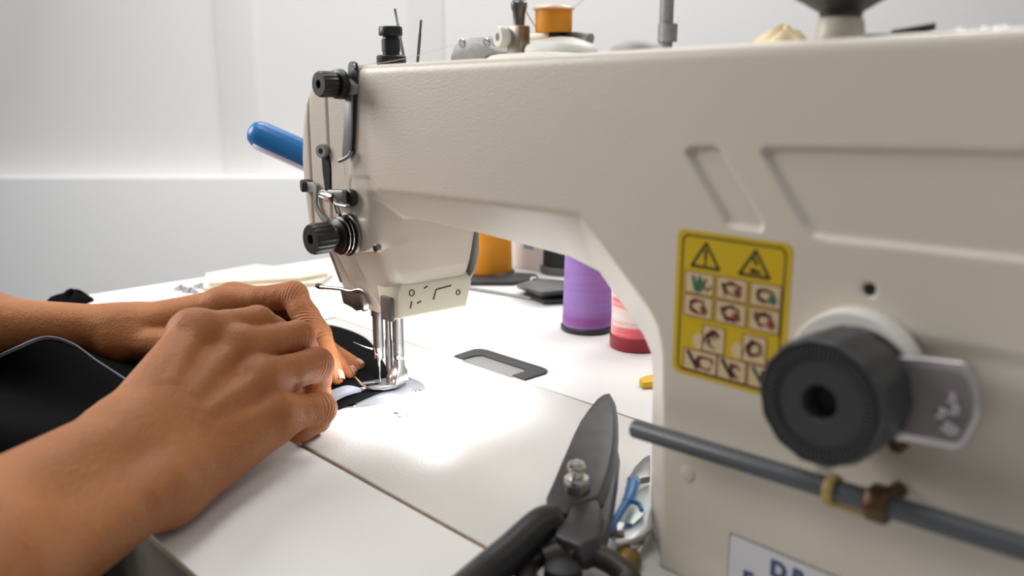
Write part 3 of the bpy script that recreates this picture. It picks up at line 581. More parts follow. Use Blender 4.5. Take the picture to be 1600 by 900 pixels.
# threads of the machine
def thread(name, pts, r, m_, parent): return MB().tube(spline(pts, 24), r, 6).build(name, m_, parent)
THW = mat('white_thread', (.75, .74, .72), .6)
thread('upper_thread', [on_y(554, 104, YF-2.4), on_y(630, 92, -24), on_y(722, 67, y_-1)], .17, THW, sm)
thread('needle_thread', [on_y(537, 252, YF-4), on_y(540, 275, YF-3), on_y(543, 297, YF-5)], .15, THW, sm)
thread('needle_thread', [on_y(498, 240, -46), on_y(494, 275, -45), on_y(494, 290, -44)], .2, THW, sm)
thread('needle_thread', [on_y(503, 244, -46), on_y(502, 268, -45), on_y(508, 275, -45), on_y(507, 250, -45)], .2, THW, sm)
thread('bobbin_feed_thread', [on_y(806, -20, -6), on_y(822, 18, 0), on_y(838, 44, 4)], .35, mat('yellow_thread', (.62, .52, .20), .6), sm)
thread('bobbin_feed_thread', [on_y(884, 22, 4), on_y(905, 5, 10), on_y(925, -12, 16)], .2, mat('rose_thread', (.7, .5, .48), .6), sm)
# ================================================================== PERSON: two bare arms and hands, black shirt
class Body:
    """fingers blend into the hand at their root but never into each other"""
    def __init__(s): s.core = []; s.fing = []; s.joint = []
    def cap(s, a, b, ra, rb, k=10): s.core.append((np.array(a, float), np.array(b, float), ra, rb, k))
    def finger(s, pts, rs, root, k=7): s.fing.append(([np.array(p, float) for p in pts], rs, np.array(root, float), k))
def capd(P, a, b, ra, rb):
    pa = P-a; ba = b-a; h = np.clip((pa@ba)/(ba@ba), 0, 1)
    return np.linalg.norm(pa-h[..., None]*ba, axis=-1)-(ra+(rb-ra)*h)
def evald(B, P, prims=None, fings=None):
    d = None
    for i in (range(len(B.core)) if prims is None else prims):
        a, b, ra, rb, k = B.core[i]; c = capd(P, a, b, ra, rb); d = c if d is None else smin(d, c, k)
    if d is None: d = np.full(P.shape[:-1], 60.)
    out = d
    for i in (range(len(B.fing)) if fings is None else fings):
        pts, rs, root, k = B.fing[i]; f = None
        for (a, b), (ra, rb) in zip(zip(pts, pts[1:]), zip(rs, rs[1:])):
            c = capd(P, a, b, ra, rb); f = c if f is None else smin(f, c, 2.2)
        kk = .6+(k-.6)*np.clip(1.5-np.linalg.norm(P-root, axis=-1)/22, 0, 1)
        out = np.minimum(out, smin(d, f, kk))
    return out
B = Body()
def on(px, py, z): return on_z(px, py, z)
def toward(p, n, s): return np.array(p, float)+n*s
# ---- right hand (nearest the camera), little finger side resting on the table
RW = on(222, 717, 34)
MC = {'i': on(303, 521, 73), 'm': on(366, 546, 61), 'r': on(405, 596, 45), 'p': on(427, 649, 28)}
nR = np.cross(MC['m']-RW, MC['p']-MC['i']); nR /= np.linalg.norm(nR)
if nR @ (CAM-RW) < 0: nR = -nR                       # out of the back of the hand
uR = (MC['p']-MC['i'])/np.linalg.norm(MC['p']-MC['i'])  # towards the little finger
EL = RW+(np.array([127, -268, 36.5])-np.array([77, -196, 34]))/88*250
for k, (s, r0, r1) in {'i': (-19, 14.5, 12.5), 'm': (-7, 16, 12.5), 'r': (6, 16, 12), 'p': (17, 15, 11.5)}.items():
    B.cap(RW+uR*s*.9-nR*2, MC[k]-nR*1.8, r0, r1-.4, 9)
for k, r in (('i', 11.5), ('m', 11.8), ('r', 11.2), ('p', 10.6)): B.cap(MC[k]-nR*.6, MC[k]+nR*1.2, r, r-1.0, 8)
for k, s in (('i', -15), ('m', -5), ('r', 5), ('p', 14)):
    B.cap(RW*.55+MC[k]*.45+uR*s*.25+nR*9.0, MC[k]+nR*8.6, 2.4, 3.4, 5)        # tendons over the back of the hand
B.cap(RW+uR*20-nR*4, MC['p']+uR*3-nR*9, 16, 11, 12)                # outer edge of the palm
B.cap(RW-uR*8-nR*14, MC['i']-nR*16+uR*6, 14, 10, 12)                   # ball of the thumb
axR = (EL-RW)/250
B.cap(RW+uR*15, RW+axR*120+uR*12, 16.5, 21.5, 14); B.cap(RW-uR*14, RW+axR*120-uR*12, 17.5, 22.5, 14)
B.cap(RW+uR*18+nR*9+axR*10, RW+uR*18+nR*8+axR*24, 9, 8, 10)        # ulna head
B.cap(RW+axR*115, EL, 31, 39, 20)
SHR = np.array([165., -525., 320.]); B.cap(EL, SHR, 40, 52, 20)
PIP = {'i': np.array([8., -95, 68]), 'm': np.array([16., -72.5, 55.5]), 'r': np.array([34.5, -71, 42]), 'p': np.array([52.5, -80.5, 20.5])}
DIP = {'i': np.array([3., -72, 52]), 'm': np.array([2., -57, 34]), 'r': np.array([21.5, -64, 18.5]), 'p': np.array([42., -77, 9.5])}
TIP = {'i': np.array([-6., -66, 32]), 'm': np.array([-4., -68, 13]), 'r': np.array([15., -80, 8.5]), 'p': np.array([49., -93.5, 8.0])}
RAD = {'i': (11.2, 10.6, 10.7, 9.4, 8.8, 7.6), 'm': (11.4, 10.9, 11, 9.6, 9.0, 7.8), 'r': (11.2, 10.6, 10.7, 9.3, 8.7, 7.6), 'p': (10.4, 9.8, 9.9, 8.7, 8.3, 7.3)}
JO = []
for k in 'imrp':
    a, b, c, e = MC[k], PIP[k], DIP[k], TIP[k]
    B.finger([a, (a+b)/2, b, (b+c)/2, c, e], RAD[k], a, 9)
    B.cap(a, a+(b-a)*.42-nR*1.5, RAD[k][0]-.6, RAD[k][0]-2.2, 9)
    JO.append((b, (c-a)/np.linalg.norm(c-a), nR if k != 'x' else nR)); JO.append((c, (e-b)/np.linalg.norm(e-b), nR))
B.finger([RW-uR*10-nR*18, (RW-uR*14-nR*30)*.45+(MC['i']-nR*32)*.55, MC['i']-nR*36+np.array([-6, 22, -20.]), TIP['i']+np.array([4, -16, -6.])], (13, 11.5, 10, 8), RW-uR*10-nR*18, 12)
# ---- left hand (beyond), pressing the cloth by the needle
LW = np.array([-167., -112.5, 33.])
LMC = {'i': np.array([-114., -60.5, 52.0]), 'm': np.array([-131., -43, 50]), 'r': np.array([-149., -28, 44]), 'p': np.array([-163., -16, 36])}
nL = np.cross(LMC['m']-LW, LMC['p']-LMC['i']); nL /= np.linalg.norm(nL); nL = nL*np.sign(nL[2])
uL = (LMC['p']-LMC['i'])/np.linalg.norm(LMC['p']-LMC['i'])
EL2 = LW+np.array([-47., -74, 6])/87.9*250
for k, (s, r0, r1) in {'i': (-17, 14, 12), 'm': (-6, 15, 12), 'r': (6, 15, 11.5), 'p': (16, 14, 11)}.items():
    B.cap(LW+uL*s*.85-nL*2, LMC[k]-nL*2, r0, r1, 12)
B.cap(LW-uL*14-nL*8, LMC['i']-nL*15+(LW-LMC['i'])*.3, 14, 10, 12)
B.cap(LW+uL*12, LW+(EL2-LW)/250*120+uL*13, 15.5, 22, 14); B.cap(LW-uL*12, LW+(EL2-LW)/250*120-uL*12, 15.5, 22.5, 14)
B.cap(LW+(EL2-LW)/250*115, EL2, 31, 38, 20); SHL = np.array([-225., -525., 310.]); B.cap(EL2, SHL, 38, 52, 20)
LP = {'i': on(459, 462, 60), 'm': on(460, 466, 55), 'r': on(462, 480, 47), 'p': on(462, 492, 38)}
LD = {'i': on(484, 509, 42), 'm': on(500, 522, 35), 'r': on(503, 537, 26), 'p': on(512, 545, 17)}
LT = {'i': np.array([-45., -41, 22]), 'm': on(523, 588, 8.5), 'r': on(545, 581, 7.), 'p': on(558, 571, 6.)}
LR = {'i': (10.6, 9.6, 10.6, 9.2, 8.8, 7.4), 'm': (10.6, 9.4, 10, 9.0, 8.2, 6.8), 'r': (10.2, 9, 9.4, 8.4, 7.6, 5.6), 'p': (9.4, 8, 8.4, 7.2, 6.6, 5.2)}
for k in 'imrp':
    a, b, c, e = LMC[k], LP[k], LD[k], LT[k]
    B.finger([a, (a+b)/2, b, (b+c)/2, c, e], LR[k], a, 9); B.cap(a, a+(b-a)*.4-nL*1.5, LR[k][0]-.6, LR[k][0]-2.2, 9)
    JO.append((b, (c-a)/np.linalg.norm(c-a), nL)); JO.append((c, (e-b)/np.linalg.norm(e-b), nL))
B.finger([LW-uL*18-nL*10, LW+(LMC['i']-LW)*.55-uL*22-nL*22, LW+(LMC['i']-LW)*1.05-uL*14-nL*32, np.array([-66., -52, 20])], (12.5, 11, 9.8, 8), LW-uL*18-nL*10, 12)
# ---- shoulders and chest, outside the frame, join the arms
B.cap(SHR, SHL, 62, 62, 40); B.cap((SHR+SHL)/2+np.array([0, -10, -40]), (SHR+SHL)/2+np.array([0, -20, -380]), 105, 110, 60); B.cap((SHR+SHL)/2+np.array([0, 0, 40]), (SHR+SHL)/2+np.array([0, 10, 120]), 55, 52, 40)

def body_mesh(B, h, nb=20):
    ends = [(np.minimum(a, b)-max(ra, rb)-6, np.maximum(a, b)+max(ra, rb)+6) for a, b, ra, rb, k in B.core]
    fe = [(np.min(p, 0)-max(r)-6, np.max(p, 0)+max(r)+6) for p, r, _, _ in B.fing]
    lo = np.min([e[0] for e in ends+fe], 0); hi = np.max([e[1] for e in ends+fe], 0); bs = nb*h
    n = np.ceil((hi-lo)/bs).astype(int); VV, QQ, off = [], [], 0
    G = np.stack(np.meshgrid(*[np.arange(-1, nb+2)*h]*3, indexing='ij'), -1)
    for ix in range(n[0]):
        for iy in range(n[1]):
            for iz in range(n[2]):
                o = lo+np.array([ix, iy, iz])*bs; c = o+bs/2
                pr = [i for i, e in enumerate(ends) if np.all(e[0]-16 < o+bs) and np.all(e[1]+16 > o)]; fg = [i for i, e in enumerate(fe) if np.all(e[0] < o+bs) and np.all(e[1] > o)]
                if not pr and not fg: continue
                if abs(evald(B, c[None], pr, fg)[0]) > bs*.9+6: continue
                yield_ = evald(B, o+G, pr, fg)
                if yield_.min() > 0 or yield_.max() < 0: continue
                VV.append((ix, iy, iz)); QQ.append(yield_)
    return lo, h, nb, VV, QQ
def stitch(lo, h, nb, keys, fields):
    """one sparse surface-nets pass per block over shared lattice points; vertices on block borders coincide and are merged"""
    vs, qs, off = [], [], 0
    for k, F in zip(keys, fields):
        o = lo+np.array(k)*nb*h-h
        V, Q = surface_nets(F, o, h)
        vs.append(V); qs.append(Q+off); off += len(V)
    V = np.concatenate(vs); Q = np.concatenate(qs)
    key = np.round(V/ (h*.02)).astype(np.int64); _, first, inv = np.unique(key, axis=0, return_index=True, return_inverse=True); inv = inv.ravel()
    Q = inv[Q]; V = V[first]
    _, u = np.unique(np.sort(Q, 1), axis=0, return_index=True)
    return V, Q[u]
person_parts = []
V, Q = stitch(*body_mesh(B, 1.35))
flat = (V[:, 1] > -206) & (V[:, 2] < 3) & (V[:, 0] > -200); V[:, 2] = np.where(flat, np.where(V[:, 0] < 42, 3.2, .9+.7*np.maximum(V[:, 2], 0)), V[:, 2])   # flesh rests flat on the table
wgt = np.zeros(len(V)); alo = np.zeros(len(V)); kn = np.zeros(len(V))
for p, t, nn in JO:
    r = V-p; s = r@t; q = np.exp(-((np.linalg.norm(r, axis=1)/10.5)**4))*(((r@nn)+np.abs(r@t)*.3) > -2); up_ = q > wgt; wgt = np.where(up_, q, wgt); alo = np.where(up_, s, alo)
for p in list(MC.values())+list(LMC.values())+list(PIP.values())+list(LP.values()):
    kn = np.maximum(kn, np.exp(-(np.linalg.norm(V-p, axis=1)/15)**2*1.2))
for p in list(TIP.values())+list(LT.values()): kn = np.maximum(kn, .9*np.exp(-(np.linalg.norm(V-p, axis=1)/10)**2))
person = mesh_np('person', V, Q, SKIN, None, {'crease': wgt, 'along': alo, 'knuckle': kn})
tag(person, 'person with bare forearms, both hands guiding black cloth under the needle', 'person')
def nail(p, d, n, wd, ln, parent):
    """p: centre on the finger's back, d: towards the tip, n: outwards"""
    d = d/np.linalg.norm(d); n = n-d*(n@d); n /= np.linalg.norm(n); s = np.cross(d, n); m = MB(); rings = []
    for i in range(9):
        u = -1+2*i/8; row = []
        for j in range(9):
            v = -1+2*j/8; hw = wd*(1 if u > -.4 else math.sqrt(max(0, 1-((u+.4)/.6)**2))*.55+.45)
            row.append(p+d*u*ln+s*hw*math.sin(v*1.05)/math.sin(1.05)+n*(hw*.85*(math.cos(v*1.05)-1)-.9*u*u))
        rings.append(row)
    m.loft(rings, closed=False); return m.build('fingernail', NAIL, parent, solid=.5)
for k, nn in (('m', np.array([.5, .62, .45])), ('r', np.array([.5, .5, .6])), ('p', np.array([.4, .5, .7]))):
    d_ = LT[k]-LD[k]; d_ = d_/np.linalg.norm(d_); n_ = nn-d_*(nn@d_); n_ /= np.linalg.norm(n_); nail(LT[k]-d_*.2+n_*(LR[k][5]-.1), d_, n_, LR[k][5]*.7, 4.8 if k == 'm' else 4.0, person)
# shirt over chest and sleeves
BS = Body(); mid_ = (SHR+SHL)/2
BS.cap(SHR, SHL, 68, 68, 40); BS.cap(mid_+np.array([0, -10, -40]), mid_+np.array([0, -20, -385]), 113, 120, 60)
BS.cap(SHR, SHR+(EL-SHR)*.6, 60, 54, 30); BS.cap(SHL, SHL+(EL2-SHL)*.6, 60, 54, 30)
V, Q = stitch(*body_mesh(BS, 5.0)); mesh_np('shirt', V, Q, SHIRT, person)

# ================================================================== CLOTH on the bed
def sheet(curves, nu, rows):
    C_ = [spline(c, nu) for c in curves]; out = []
    for j in range(nu): out.append(spline([c[j] for c in C_], rows))
    return out
cl = thing('fabric', 'black cloth with a pale grey cut edge lying under both hands by the needle', 'fabric', (-90, -80, 0))
E1 = [(-215, -222, 5), (-150, -214, 30), tuple(on_z(20, 547, 42)), tuple(on_z(70, 528, 46)), tuple(on_z(112, 538, 40)), tuple(on_z(150, 565, 28)), tuple(on_z(200, 598, 15)), tuple(on_z(245, 630, 8)), (-30, -100, 3.5), (-4, -60, 2.6), tuple(on_z(505, 632, 3)), tuple(on_z(540, 616, 6)), tuple(on_z(573, 607, 2))]
E1 = [np.array(p) for p in E1]
far = [np.array(p, float) for p in [(-330, -150, 3), (-300, -120, 6), (-280, -90, 10), (-265, -70, 14), (-250, -50, 16), (-235, -30, 16), (-220, -5, 14), (-205, 20, 10), (-180, 45, 5), (-155, 62, 3), (-110, 62, 2.2), (-60, 42, 2), (-4, 14, 1.6)]]
mid1 = [a*.68+b*.32+np.array([0, 0, (3 if 2 < i < 8 else -1)]) for i, (a, b) in enumerate(zip(E1, far))]
mid2 = [a*.33+b*.67+np.array([0, 0, (-3 if 2 < i < 8 else .5)]) for i, (a, b) in enumerate(zip(E1, far))]
for c, top_ in ((mid1, 10.), (mid2, 7.), (far, 4.)):
    for p in c: p[2] = min(max(p[2], 2.0 if c is not far else 0), top_)
g_ = sheet([E1, mid1, mid2, far], 90, 26)
MB().loft(g_, cap=False, closed=False).build('top_layer', CLOTH, cl, solid=.9)
low = [np.array(p, float) for p in [(-120, -290, -160), (-80, -285, -160), (-40, -262, -160), (-10, -238, -160), (10, -222, -160), (30, -212, -160), (40, -208, -160), (46, -206.5, -160)]]
lip = [np.array(p, float) for p in [(-150, -245, -5), (-100, -240, -2), (-60, -225, 1.2), (-30, -212, 1.6), (0, -207, 1.6), (30, -205.5, 1.4), (46, -204.6, 1.2), (54, -204.2, 1.2)]]
und = [np.array(p, float) for p in [(-170, -225, 12), (-120, -205, 16), (-85, -185, 12), (-60, -165, 8), (-30, -145, 4), (-5, -125, 3), (15, -112, 2.2), (30, -100, 1.6)]]
e1s = spline(E1[1:9], 8)
bot = sheet([[p-np.array([0, 0, .8]) for p in e1s], und, lip, low], 60, 30)
MB().loft(bot, cap=False, closed=False).build('under_layer', CLOTH, cl, solid=.9)
# the pale cut edge, a narrow band along the fold
es = spline(E1, 140); band = []
for i, p in enumerate(es):
    t = es[min(i+1, 139)]-es[max(i-1, 0)]; t /= np.linalg.norm(t); tc_ = (CAM-p)/np.linalg.norm(CAM-p); s_ = np.cross(t, tc_); s_ /= np.linalg.norm(s_)
    s_ = np.array([0, 0, 1.])-t*t[2]; s_ /= np.linalg.norm(s_); nrm = np.cross(t, s_); wd = 1.0+.7*math.exp(-((i-80)/25)**2)
    band.append([p+s_*wd+nrm*.9, p+s_*wd-nrm*.9, p-s_*wd-nrm*.9, p-s_*wd+nrm*.9])
MB().loft(band).build('cut_edge', GCLOTH, cl, sharp=60)
# small grey pleat by the foot
fa = [on_z(437, 612, 9), on_z(470, 612, 8), on_z(510, 612, 8), on_z(540, 603, 9), on_z(562, 606, 4), on_z(573, 606, 2)]
fb = [on_z(440, 628, 3), on_z(480, 632, 3), on_z(516, 632, 3), on_z(540, 615, 6.5), on_z(558, 612, 3.6), on_z(573, 608, 1.8)]
MB().loft(sheet([fb, [a*.5+b*.5+np.array([0, 0, 1.]) for a, b in zip(fa, fb)], fa], 50, 10), cap=False, closed=False).build('grey_pleat', GCLOTH, cl, solid=.8)
fc = [on_z(500, 641, 1.7), on_z(520, 640, 1.7), on_z(550, 631, 1.7), on_z(580, 618, 1.5), on_z(598, 611, 1.4), on_z(616, 603, 1.4)]
fd = [p+np.array([-34., 22, 1.0]) for p in fc]
MB().loft(sheet([fc, [a*.5+b*.5+np.array([0, 0, .6]) for a, b in zip(fc, fd)], fd], 50, 10), cap=False, closed=False).build('bottom_layer', CLOTH, cl, solid=.7)

# ================================================================== TOOLS on the bed
sh = thing('shears', 'heavy black handled tailor shears lying on the bed beside the pillar', 'shears', (238, -55, 0))
def bz(px, py): 
    p = on_z(px, py, 30); t = np.clip(((p-np.array([236, -54, 30]))@np.array([-.53, .85, 0]))/97, -.6, 1.1); return on_z(px, py, 28+8*t)
bl = [(952, 614), (943, 616), (933, 623), (920, 639), (907, 657), (896, 679), (887, 700), (876, 725), (867, 747), (859, 765), (853, 778), (853, 790), (884, 801), (890, 786), (933, 775), (942, 752), (950, 727), (956, 697), (958, 673), (958, 652), (957, 637), (955, 622)]
BLADE = mat('dull_blade_steel', (.085, .08, .085), .42, .75, noise=(110, .3), bump=(300, .2, .3)); b1 = MB().prism([bz(*q) for q in bl], (3.2, 1.2, -5.0)).build('blade', BLADE, sh, bevel=.5)
b2 = [(950, 640), (938, 650), (925, 690), (905, 730), (890, 780), (884, 800), (886, 835), (900, 845), (930, 840), (944, 800), (955, 735), (960, 690)]
MB().prism([bz(*q)+np.array([2, .5, -5.2]) for q in b2], (1.5, .6, -5.5)).build('blade', BLADE, sh, bevel=.5)
MB().prism([bz(*q)+np.array([0, 0, -.5]) for q in [(888, 788), (934, 776), (940, 800), (934, 838), (905, 850), (876, 838), (866, 832), (872, 815), (884, 806)]], (3, 1, -12)).build('pivot_block', BLADE, sh, bevel=1.5, seg=3)
bc = bz(901, 765); BN = np.array([-.06, .03, 1.]); BN /= np.linalg.norm(BN)
MB().lathe([(0, -14), (6.6, -14), (6.6, 3.4), (6.2, 3.8), (0, 3.8)], bc, BN, 6).build('pivot_nut', DSTEEL, sh, bevel=.5)
MB().lathe([(5.6, 3.8), (5.8, 5.5), (5.6, 6.2), (3.6, 6.2), (3.6, 9.5), (4.1, 10), (4.3, 11.6), (3.6, 13.4), (2.0, 14.2), (1.6, 13.8), (0, 13.6)], bc, BN, 32).build('pivot_bolt', STEEL, sh)
hA = [bz(868, 800)+np.array([2, 0, -4]), on_z(845, 822, 21), on_z(800, 862, 16), on_z(755, 900, 12.5), on_z(700, 950, 11.5), on_z(660, 990, 12)]
MB().tube(spline(hA, 24), [6.6, 7.6]+[8.2]*22, 20).build('handle_grip', BLACKP, sh)
hB = [bz(905, 838)+np.array([2, 0, -8]), on_z(880, 850, 15), on_z(845, 866, 11), on_z(825, 884, 8), on_z(822, 905, 7), on_z(838, 935, 7), on_z(900, 950, 7), on_z(960, 930, 7), on_z(985, 908, 9), on_z(960, 882, 12), on_z(920, 864, 14), on_z(880, 862, 14), on_z(850, 872, 12)]
MB().tube(spline(hB, 60), [6]*8+[5.2]*52, 16).build('finger_loop', mat('brown_worn_handle', (.035, .026, .021), .42, noise=(90, .4)), sh)
MB().lathe([(0, -4), (8, -4), (8.4, -2), (8, 3), (5, 5), (0, 5.5)], on_z(880, 893, 10), (0, 0, 1), 28).build('handle_boss', RUBBER, sh)

sn = thing('thread_nipper', 'small steel thread snips with a blue lever beside the shears', 'snips', (250, -30, 0))
MB().prism([on_z(*q, 12) for q in [(1016, 709), (1005, 715), (992, 728), (982, 745), (976, 762), (980, 772), (990, 755), (1003, 746), (1016, 744)]], (0, 0, -4)).build('jaw', DSTEEL, sn, bevel=.8)
m = MB().tube([on_z(990, 752, 17), on_z(985, 772, 17), on_z(978, 786, 16)], [3.4, 3.0, 2.2], 14); m.tube([on_z(978, 786, 16), on_z(962, 812, 14), on_z(950, 832, 12)], [2.0, 1.7, 2.2], 12)
m.tube([on_z(977, 783, 16), on_z(990, 783, 16), on_z(999, 788, 15), on_z(1003, 798, 14)], [1.6, 1.5, 1.3, 1.1], 10); m.lathe([(0, 0), (4, 0), (4.4, 2), (3.4, 5), (0, 5.4)], on_z(950, 832, 8), (0, 0, 1), 20)
m.build('blue_lever', BLUE, sn)
MB().lathe([(3.2, -.8), (3.8, 0), (3.2, .8), (3.0, 0), (3.2, -.8)], on_z(989, 755, 17), (-.3, .7, .1), 20).build('lever_collar', CHROME, sn)
MB().prism([on_z(*q, 11) for q in [(955, 842), (956, 832), (966, 827), (985, 824), (998, 815), (1006, 800), (1016, 778), (1016, 827), (1004, 836), (985, 843), (966, 848)]], (0, 0, -3)).build('silver_lever', SILVERP, sn, bevel=.8)
MB().lathe([(0, 0), (2.4, 0), (2.2, 1.1), (0, 1.4)], on_z(968, 836, 11), (0, 0, 1), 20).build('rivet', BRASS, sn)
MB().prism([on_z(*q, 7) for q in [(978, 775), (1015, 756), (1015, 795), (1004, 806), (986, 822), (960, 826)]], (0, 0, -3)).build('inner_plate', mat('green_grey_plate', (.48, .53, .50), .35, .4), sn, bevel=.5)
MB().lathe([(0, 0), (8.6, 0), (9, 1), (9, 6), (8.2, 7.5), (0, 7.5)], on_z(974, 852, .4), (0, 0, 1), 36).build('snip_body', CHROME, sn)
MB().tube(spline([on_z(955, 868, 4), on_z(985, 870, 4), on_z(1001, 858, 5), on_z(1006, 838, 6)], 14), 1.2, 8).build('wire_spring', CHROME, sn)
MB().lathe([(0, 0), (6, 0), (7, 2), (6, 6), (3, 8), (0, 8.5)], on_z(978, 884, .4), (0, 0, 1), 24).build('end_knob', mat('dark_gold_knob', (.25, .15, .05), .35, .7), sn)

# ================================================================== THREAD SPOOLS and things behind the machine
def spool(label, p, r, h, tmat, bmat, br, bh, taper=.95):
    t = thing('thread_spool', label, 'spool', (p[0], p[1], 0), 'thread spools behind the machine')
    MB().lathe([(0, .3), (br*.96, .3), (br, 1.5), (br, bh-1), (br*.96, bh), (0, bh)], (p[0], p[1], 0), (0, 0, 1), 48).build('spool_base', bmat, t)
    MB().lathe([(0, bh), (r, bh), (r*1.01, bh+2), (r*taper, bh+h-2), (r*taper*.93, bh+h), (r*.35, bh+h), (r*.3, bh+h+6), (0, bh+h+6)], (p[0], p[1], 0), (0, 0, 1), 64).build('wound_thread', tmat, t)
    return t
pp = on_z(917, 514, 0); spool('purple thread spool on a black base behind the machine', pp, 21.5, 66, PURPLE, BLACKP, 23.2, 5)
pk = on_z(994, 541, 0); spool('pink and white thread spool on a red base beside the pillar', pk, 21.0, 62, PINK, REDB, 22, 12)
po = on_z(762, 428, 0); spool('orange thread spool on a black base far behind the needle', po, 28, 74, ORANGE, BLACKP, 31, 5)
pbk = on_z(880, 425, 0); spool('black thread spool standing behind the purple one', pbk, 24, 60, mat('black_thread', (.012, .014, .016), .7, bump=(900, .3, .3)), mat('dark_grey_base', (.10, .10, .105), .5), 27, 9)
d0 = on_z(735, 437, 0)
t = thing('tray', 'flat dark tray lying in front of the orange spool', 'tray', tuple(on_z(780, 443, 0)))
q = [on_z(*p, .5) for p in ((700, 438), (735, 446), (800, 446), (842, 440), (838, 433), (815, 431), (730, 430))]
MB().prism(q, (0, 0, 4)).build('tray_body', RUBBER, t, bevel=1.2); MB().tube([on_z(725, 449, 1.8), on_z(770, 456, 1.8), on_z(830, 466, 1.8)], 1.6, 8).build('tray_rod', GREYM, t)
t = thing('stapler', 'dark grey wedge shaped stapler left of the purple spool', 'stapler', tuple(on_z(850, 462, 0)))
MB().loft([[on_z(*p, z) for p in pl] for z, pl in ((.4, ((825, 466), (850, 476), (895, 474), (900, 462), (850, 456))), (5, ((815, 458), (850, 470), (895, 468), (898, 456), (850, 448))))]).build('stapler_base', RUBBER, t, bevel=1)
MB().loft([[on_z(*p, z) for p in pl] for z, pl in ((5, ((806, 450), (845, 466), (892, 462), (892, 450), (845, 442))), (15, ((806, 444), (845, 456), (892, 452), (892, 438), (842, 434))))]).build('stapler_arm', mat('worn_grey_plastic', (.11, .11, .11), .4), t, bevel=2)
MB().lathe([(0, 0), (3.5, 0), (3.5, 5), (2.5, 6), (0, 6)], on_z(833, 441, 12), (0, 0, 1), 16).build('stapler_pin', CHROME, t)
wb = on_z(822, 420, 0)
t = thing('carton', 'small white carton with a blue mark behind the tray', 'carton', (wb[0], wb[1], 0))
MB().box((wb[0]-24, wb[1]-2, 0.2), (wb[0]+30, wb[1]+34, 46)).build('carton_box', mat('white_card', (.74, .74, .76), .6), t, bevel=1)
MB().box((wb[0]-2, wb[1]-2.6, 25), (wb[0]+14, wb[1]-2, 39)).build('carton_print', mat('blue_print', (.16, .38, .66), .6), t)
MB().box((wb[0]-20, wb[1]+2, 46), (wb[0]+24, wb[1]+30, 54)).build('carton_lid', mat('olive_brown_card', (.10, .085, .05), .7), t, bevel=1)
sc_ = tag(MB().prism([on_z(*p, .3) for p in ((998, 601), (1010, 596), (1026, 594), (1028, 606), (1004, 608))], (0, 0, 5)).build('eraser', mat('yellow_rubber', (.75, .45, .02), .5), bevel=1.2), 'small yellow eraser on the table right behind the pillar', 'eraser')
# black scrap, grey lint and folded pattern paper near the table's left end
def heap(name, c, rx, ry, h, m_, n=26, seed=1, rough=.35):
    r_ = np.random.default_rng(seed); rings = []
    ph = r_.uniform(0, 6, 4)
    for t_ in (1.0, .96, .8, .55, .28, .05):
        rings.append([c+np.array([rx*t_*(1+rough*.5*math.sin(3*a+ph[0])+rough*.3*math.sin(7*a+ph[1]))*math.cos(a), ry*t_*(1+rough*.5*math.sin(3*a+ph[0])+rough*.3*math.sin(7*a+ph[1]))*math.sin(a), .3+h*math.sqrt(max(0, 1-t_))*(1+.3*math.sin(4*a+ph[2]+t_*5))]) for a in np.linspace(0, 2*math.pi, n+1)[:-1]])
    return MB().loft(rings).build(name, m_)
tag(heap('fabric_scrap', on_z(113, 470, 0), 22, 19, 10, CLOTH, seed=3), 'crumpled black fabric scrap at the left end of the table', 'fabric scrap')
LINT = mat('grey_thread_lint', (.33, .33, .34), .8)
for i, (px, py) in enumerate(((283, 452), (298, 456), (315, 449))):
    tag(heap('thread_lint', on_z(px, py, 0), 8+i, 6, 4, LINT, seed=10+i, rough=.6), ['leftmost tuft of grey thread lint beyond the left hand', 'middle tuft of grey thread lint beyond the left hand', 'tuft of grey thread lint next to the cream paper'][i], 'lint', 'tufts of grey lint on the table')
t = thing('pattern_paper', 'cream folded pattern paper lying at the far left table edge', 'paper', tuple(on_z(415, 440, 0)))
CRM = mat('cream_paper', (.82, .76, .60), .7, noise=(12, .08))
MB().prism([on_z(*p, .3) for p in ((318, 455), (500, 447), (520, 432), (400, 418), (322, 432))], (0, 0, 4)).build('lower_sheet', CRM, t, bevel=.6)
MB().loft([[on_z(*p, 4.3)+np.array([0, 0, dz]) for p in ((326, 448), (470, 440), (512, 432), (445, 421), (330, 434))] for dz in (0, 3, 4.5)]).build('upper_sheet', CRM, t, bevel=.6)
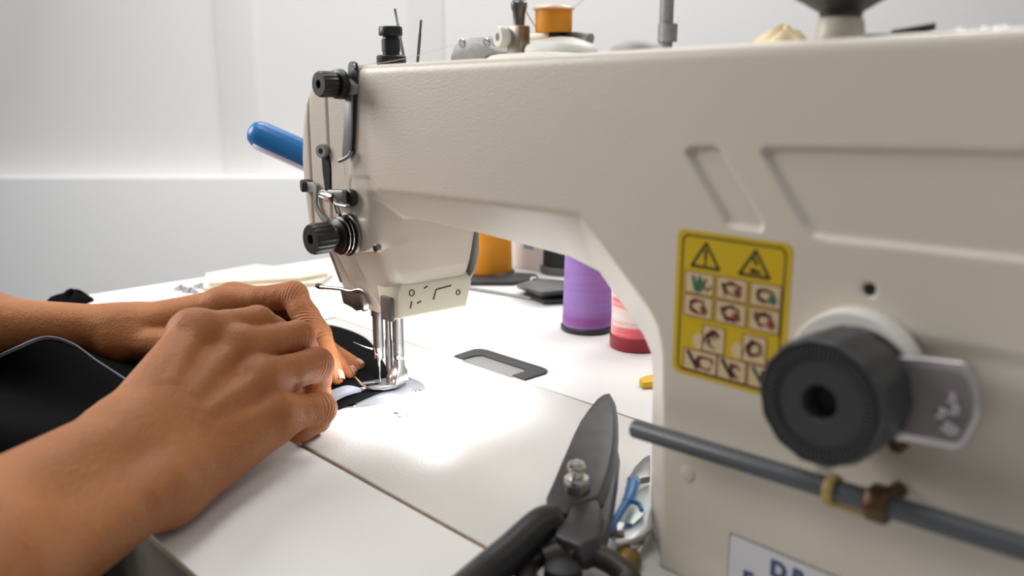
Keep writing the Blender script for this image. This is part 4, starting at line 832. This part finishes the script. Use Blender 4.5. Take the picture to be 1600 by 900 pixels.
# blue handle sticking out behind the head, thread stand pole behind the arm
bt = thing('blue_baton', 'blue rounded rod sticking out behind the machine head', 'rod', (-60, 40, 150))
ba, bb = np.array([-132., -6, 174.6]), np.array([-112., 22, 160.]); ba, bb = on_x(407, 211, -140), on_x(474, 241, -115)
dv = (bb-ba)/np.linalg.norm(bb-ba); L_ = 150
MB().lathe([(0, 0), (4, .7), (8, 3), (10.3, 7), (11, 12), (11.3, 48), (10.9, 50), (11.3, 52), (11.5, L_), (0, L_)], ba-dv*10, dv, 40).build('grip', BLUE, bt)
lo_ = ba-dv*10
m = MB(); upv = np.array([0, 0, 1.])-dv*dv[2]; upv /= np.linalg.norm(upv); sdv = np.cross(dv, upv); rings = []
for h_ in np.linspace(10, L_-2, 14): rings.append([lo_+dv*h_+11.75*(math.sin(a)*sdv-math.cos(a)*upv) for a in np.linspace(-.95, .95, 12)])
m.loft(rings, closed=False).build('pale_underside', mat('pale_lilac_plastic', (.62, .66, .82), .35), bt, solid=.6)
tp = thing('thread_stand', 'thin grey thread stand pole behind the sewing machine arm', 'thread stand', (-20, 345, 0))
pb_ = on_y(1040, 60, 345); px0 = pb_[0]
MB().tube([(px0, 345, 3), (px0, 345, 520)], 6.5, 20).build('pole', GREYM, tp); MB().lathe([(0, .2), (38, .2), (40, 2), (36, 5), (10, 8), (0, 8)], (px0, 345, 0), (0, 0, 1), 40).build('base', RUBBER, tp)
MB().lathe([(6.5, 0), (9, 0), (9, 16), (6.5, 16)], (px0+2, 345, 250), (0, 0, 1), 20).build('collar', GREYM, tp)
# little cream spool and dark flat clip on top of the arm
zt = 227.
c_ = on_y(1222, 62, 14); c_[2] = zt
tag(heap('thread_tuft', c_, 12, 8, 8, mat('cream_thread', (.80, .66, .42), .8), seed=5, rough=.3), 'cream thread tuft on top of the machine arm left of the black knob', 'thread')
c_ = on_y(1428, 35, 16); c_[2] = zt+1
cp = thing('clip', 'flat dark blue clip on top of the machine arm', 'clip', tuple(c_))
MB().box((c_[0]-18, c_[1]-5, c_[2]-.4), (c_[0]+18, c_[1]+5, c_[2]+3)).build('clip_bar', mat('dark_blue_clip', (.015, .02, .05), .8, spec=.1), cp, bevel=1.2)
MB().tube([(c_[0]-8, c_[1], c_[2]+3), (c_[0]+8, c_[1], c_[2]+5)], 1.4, 8).build('clip_spring', RUBBER, cp)
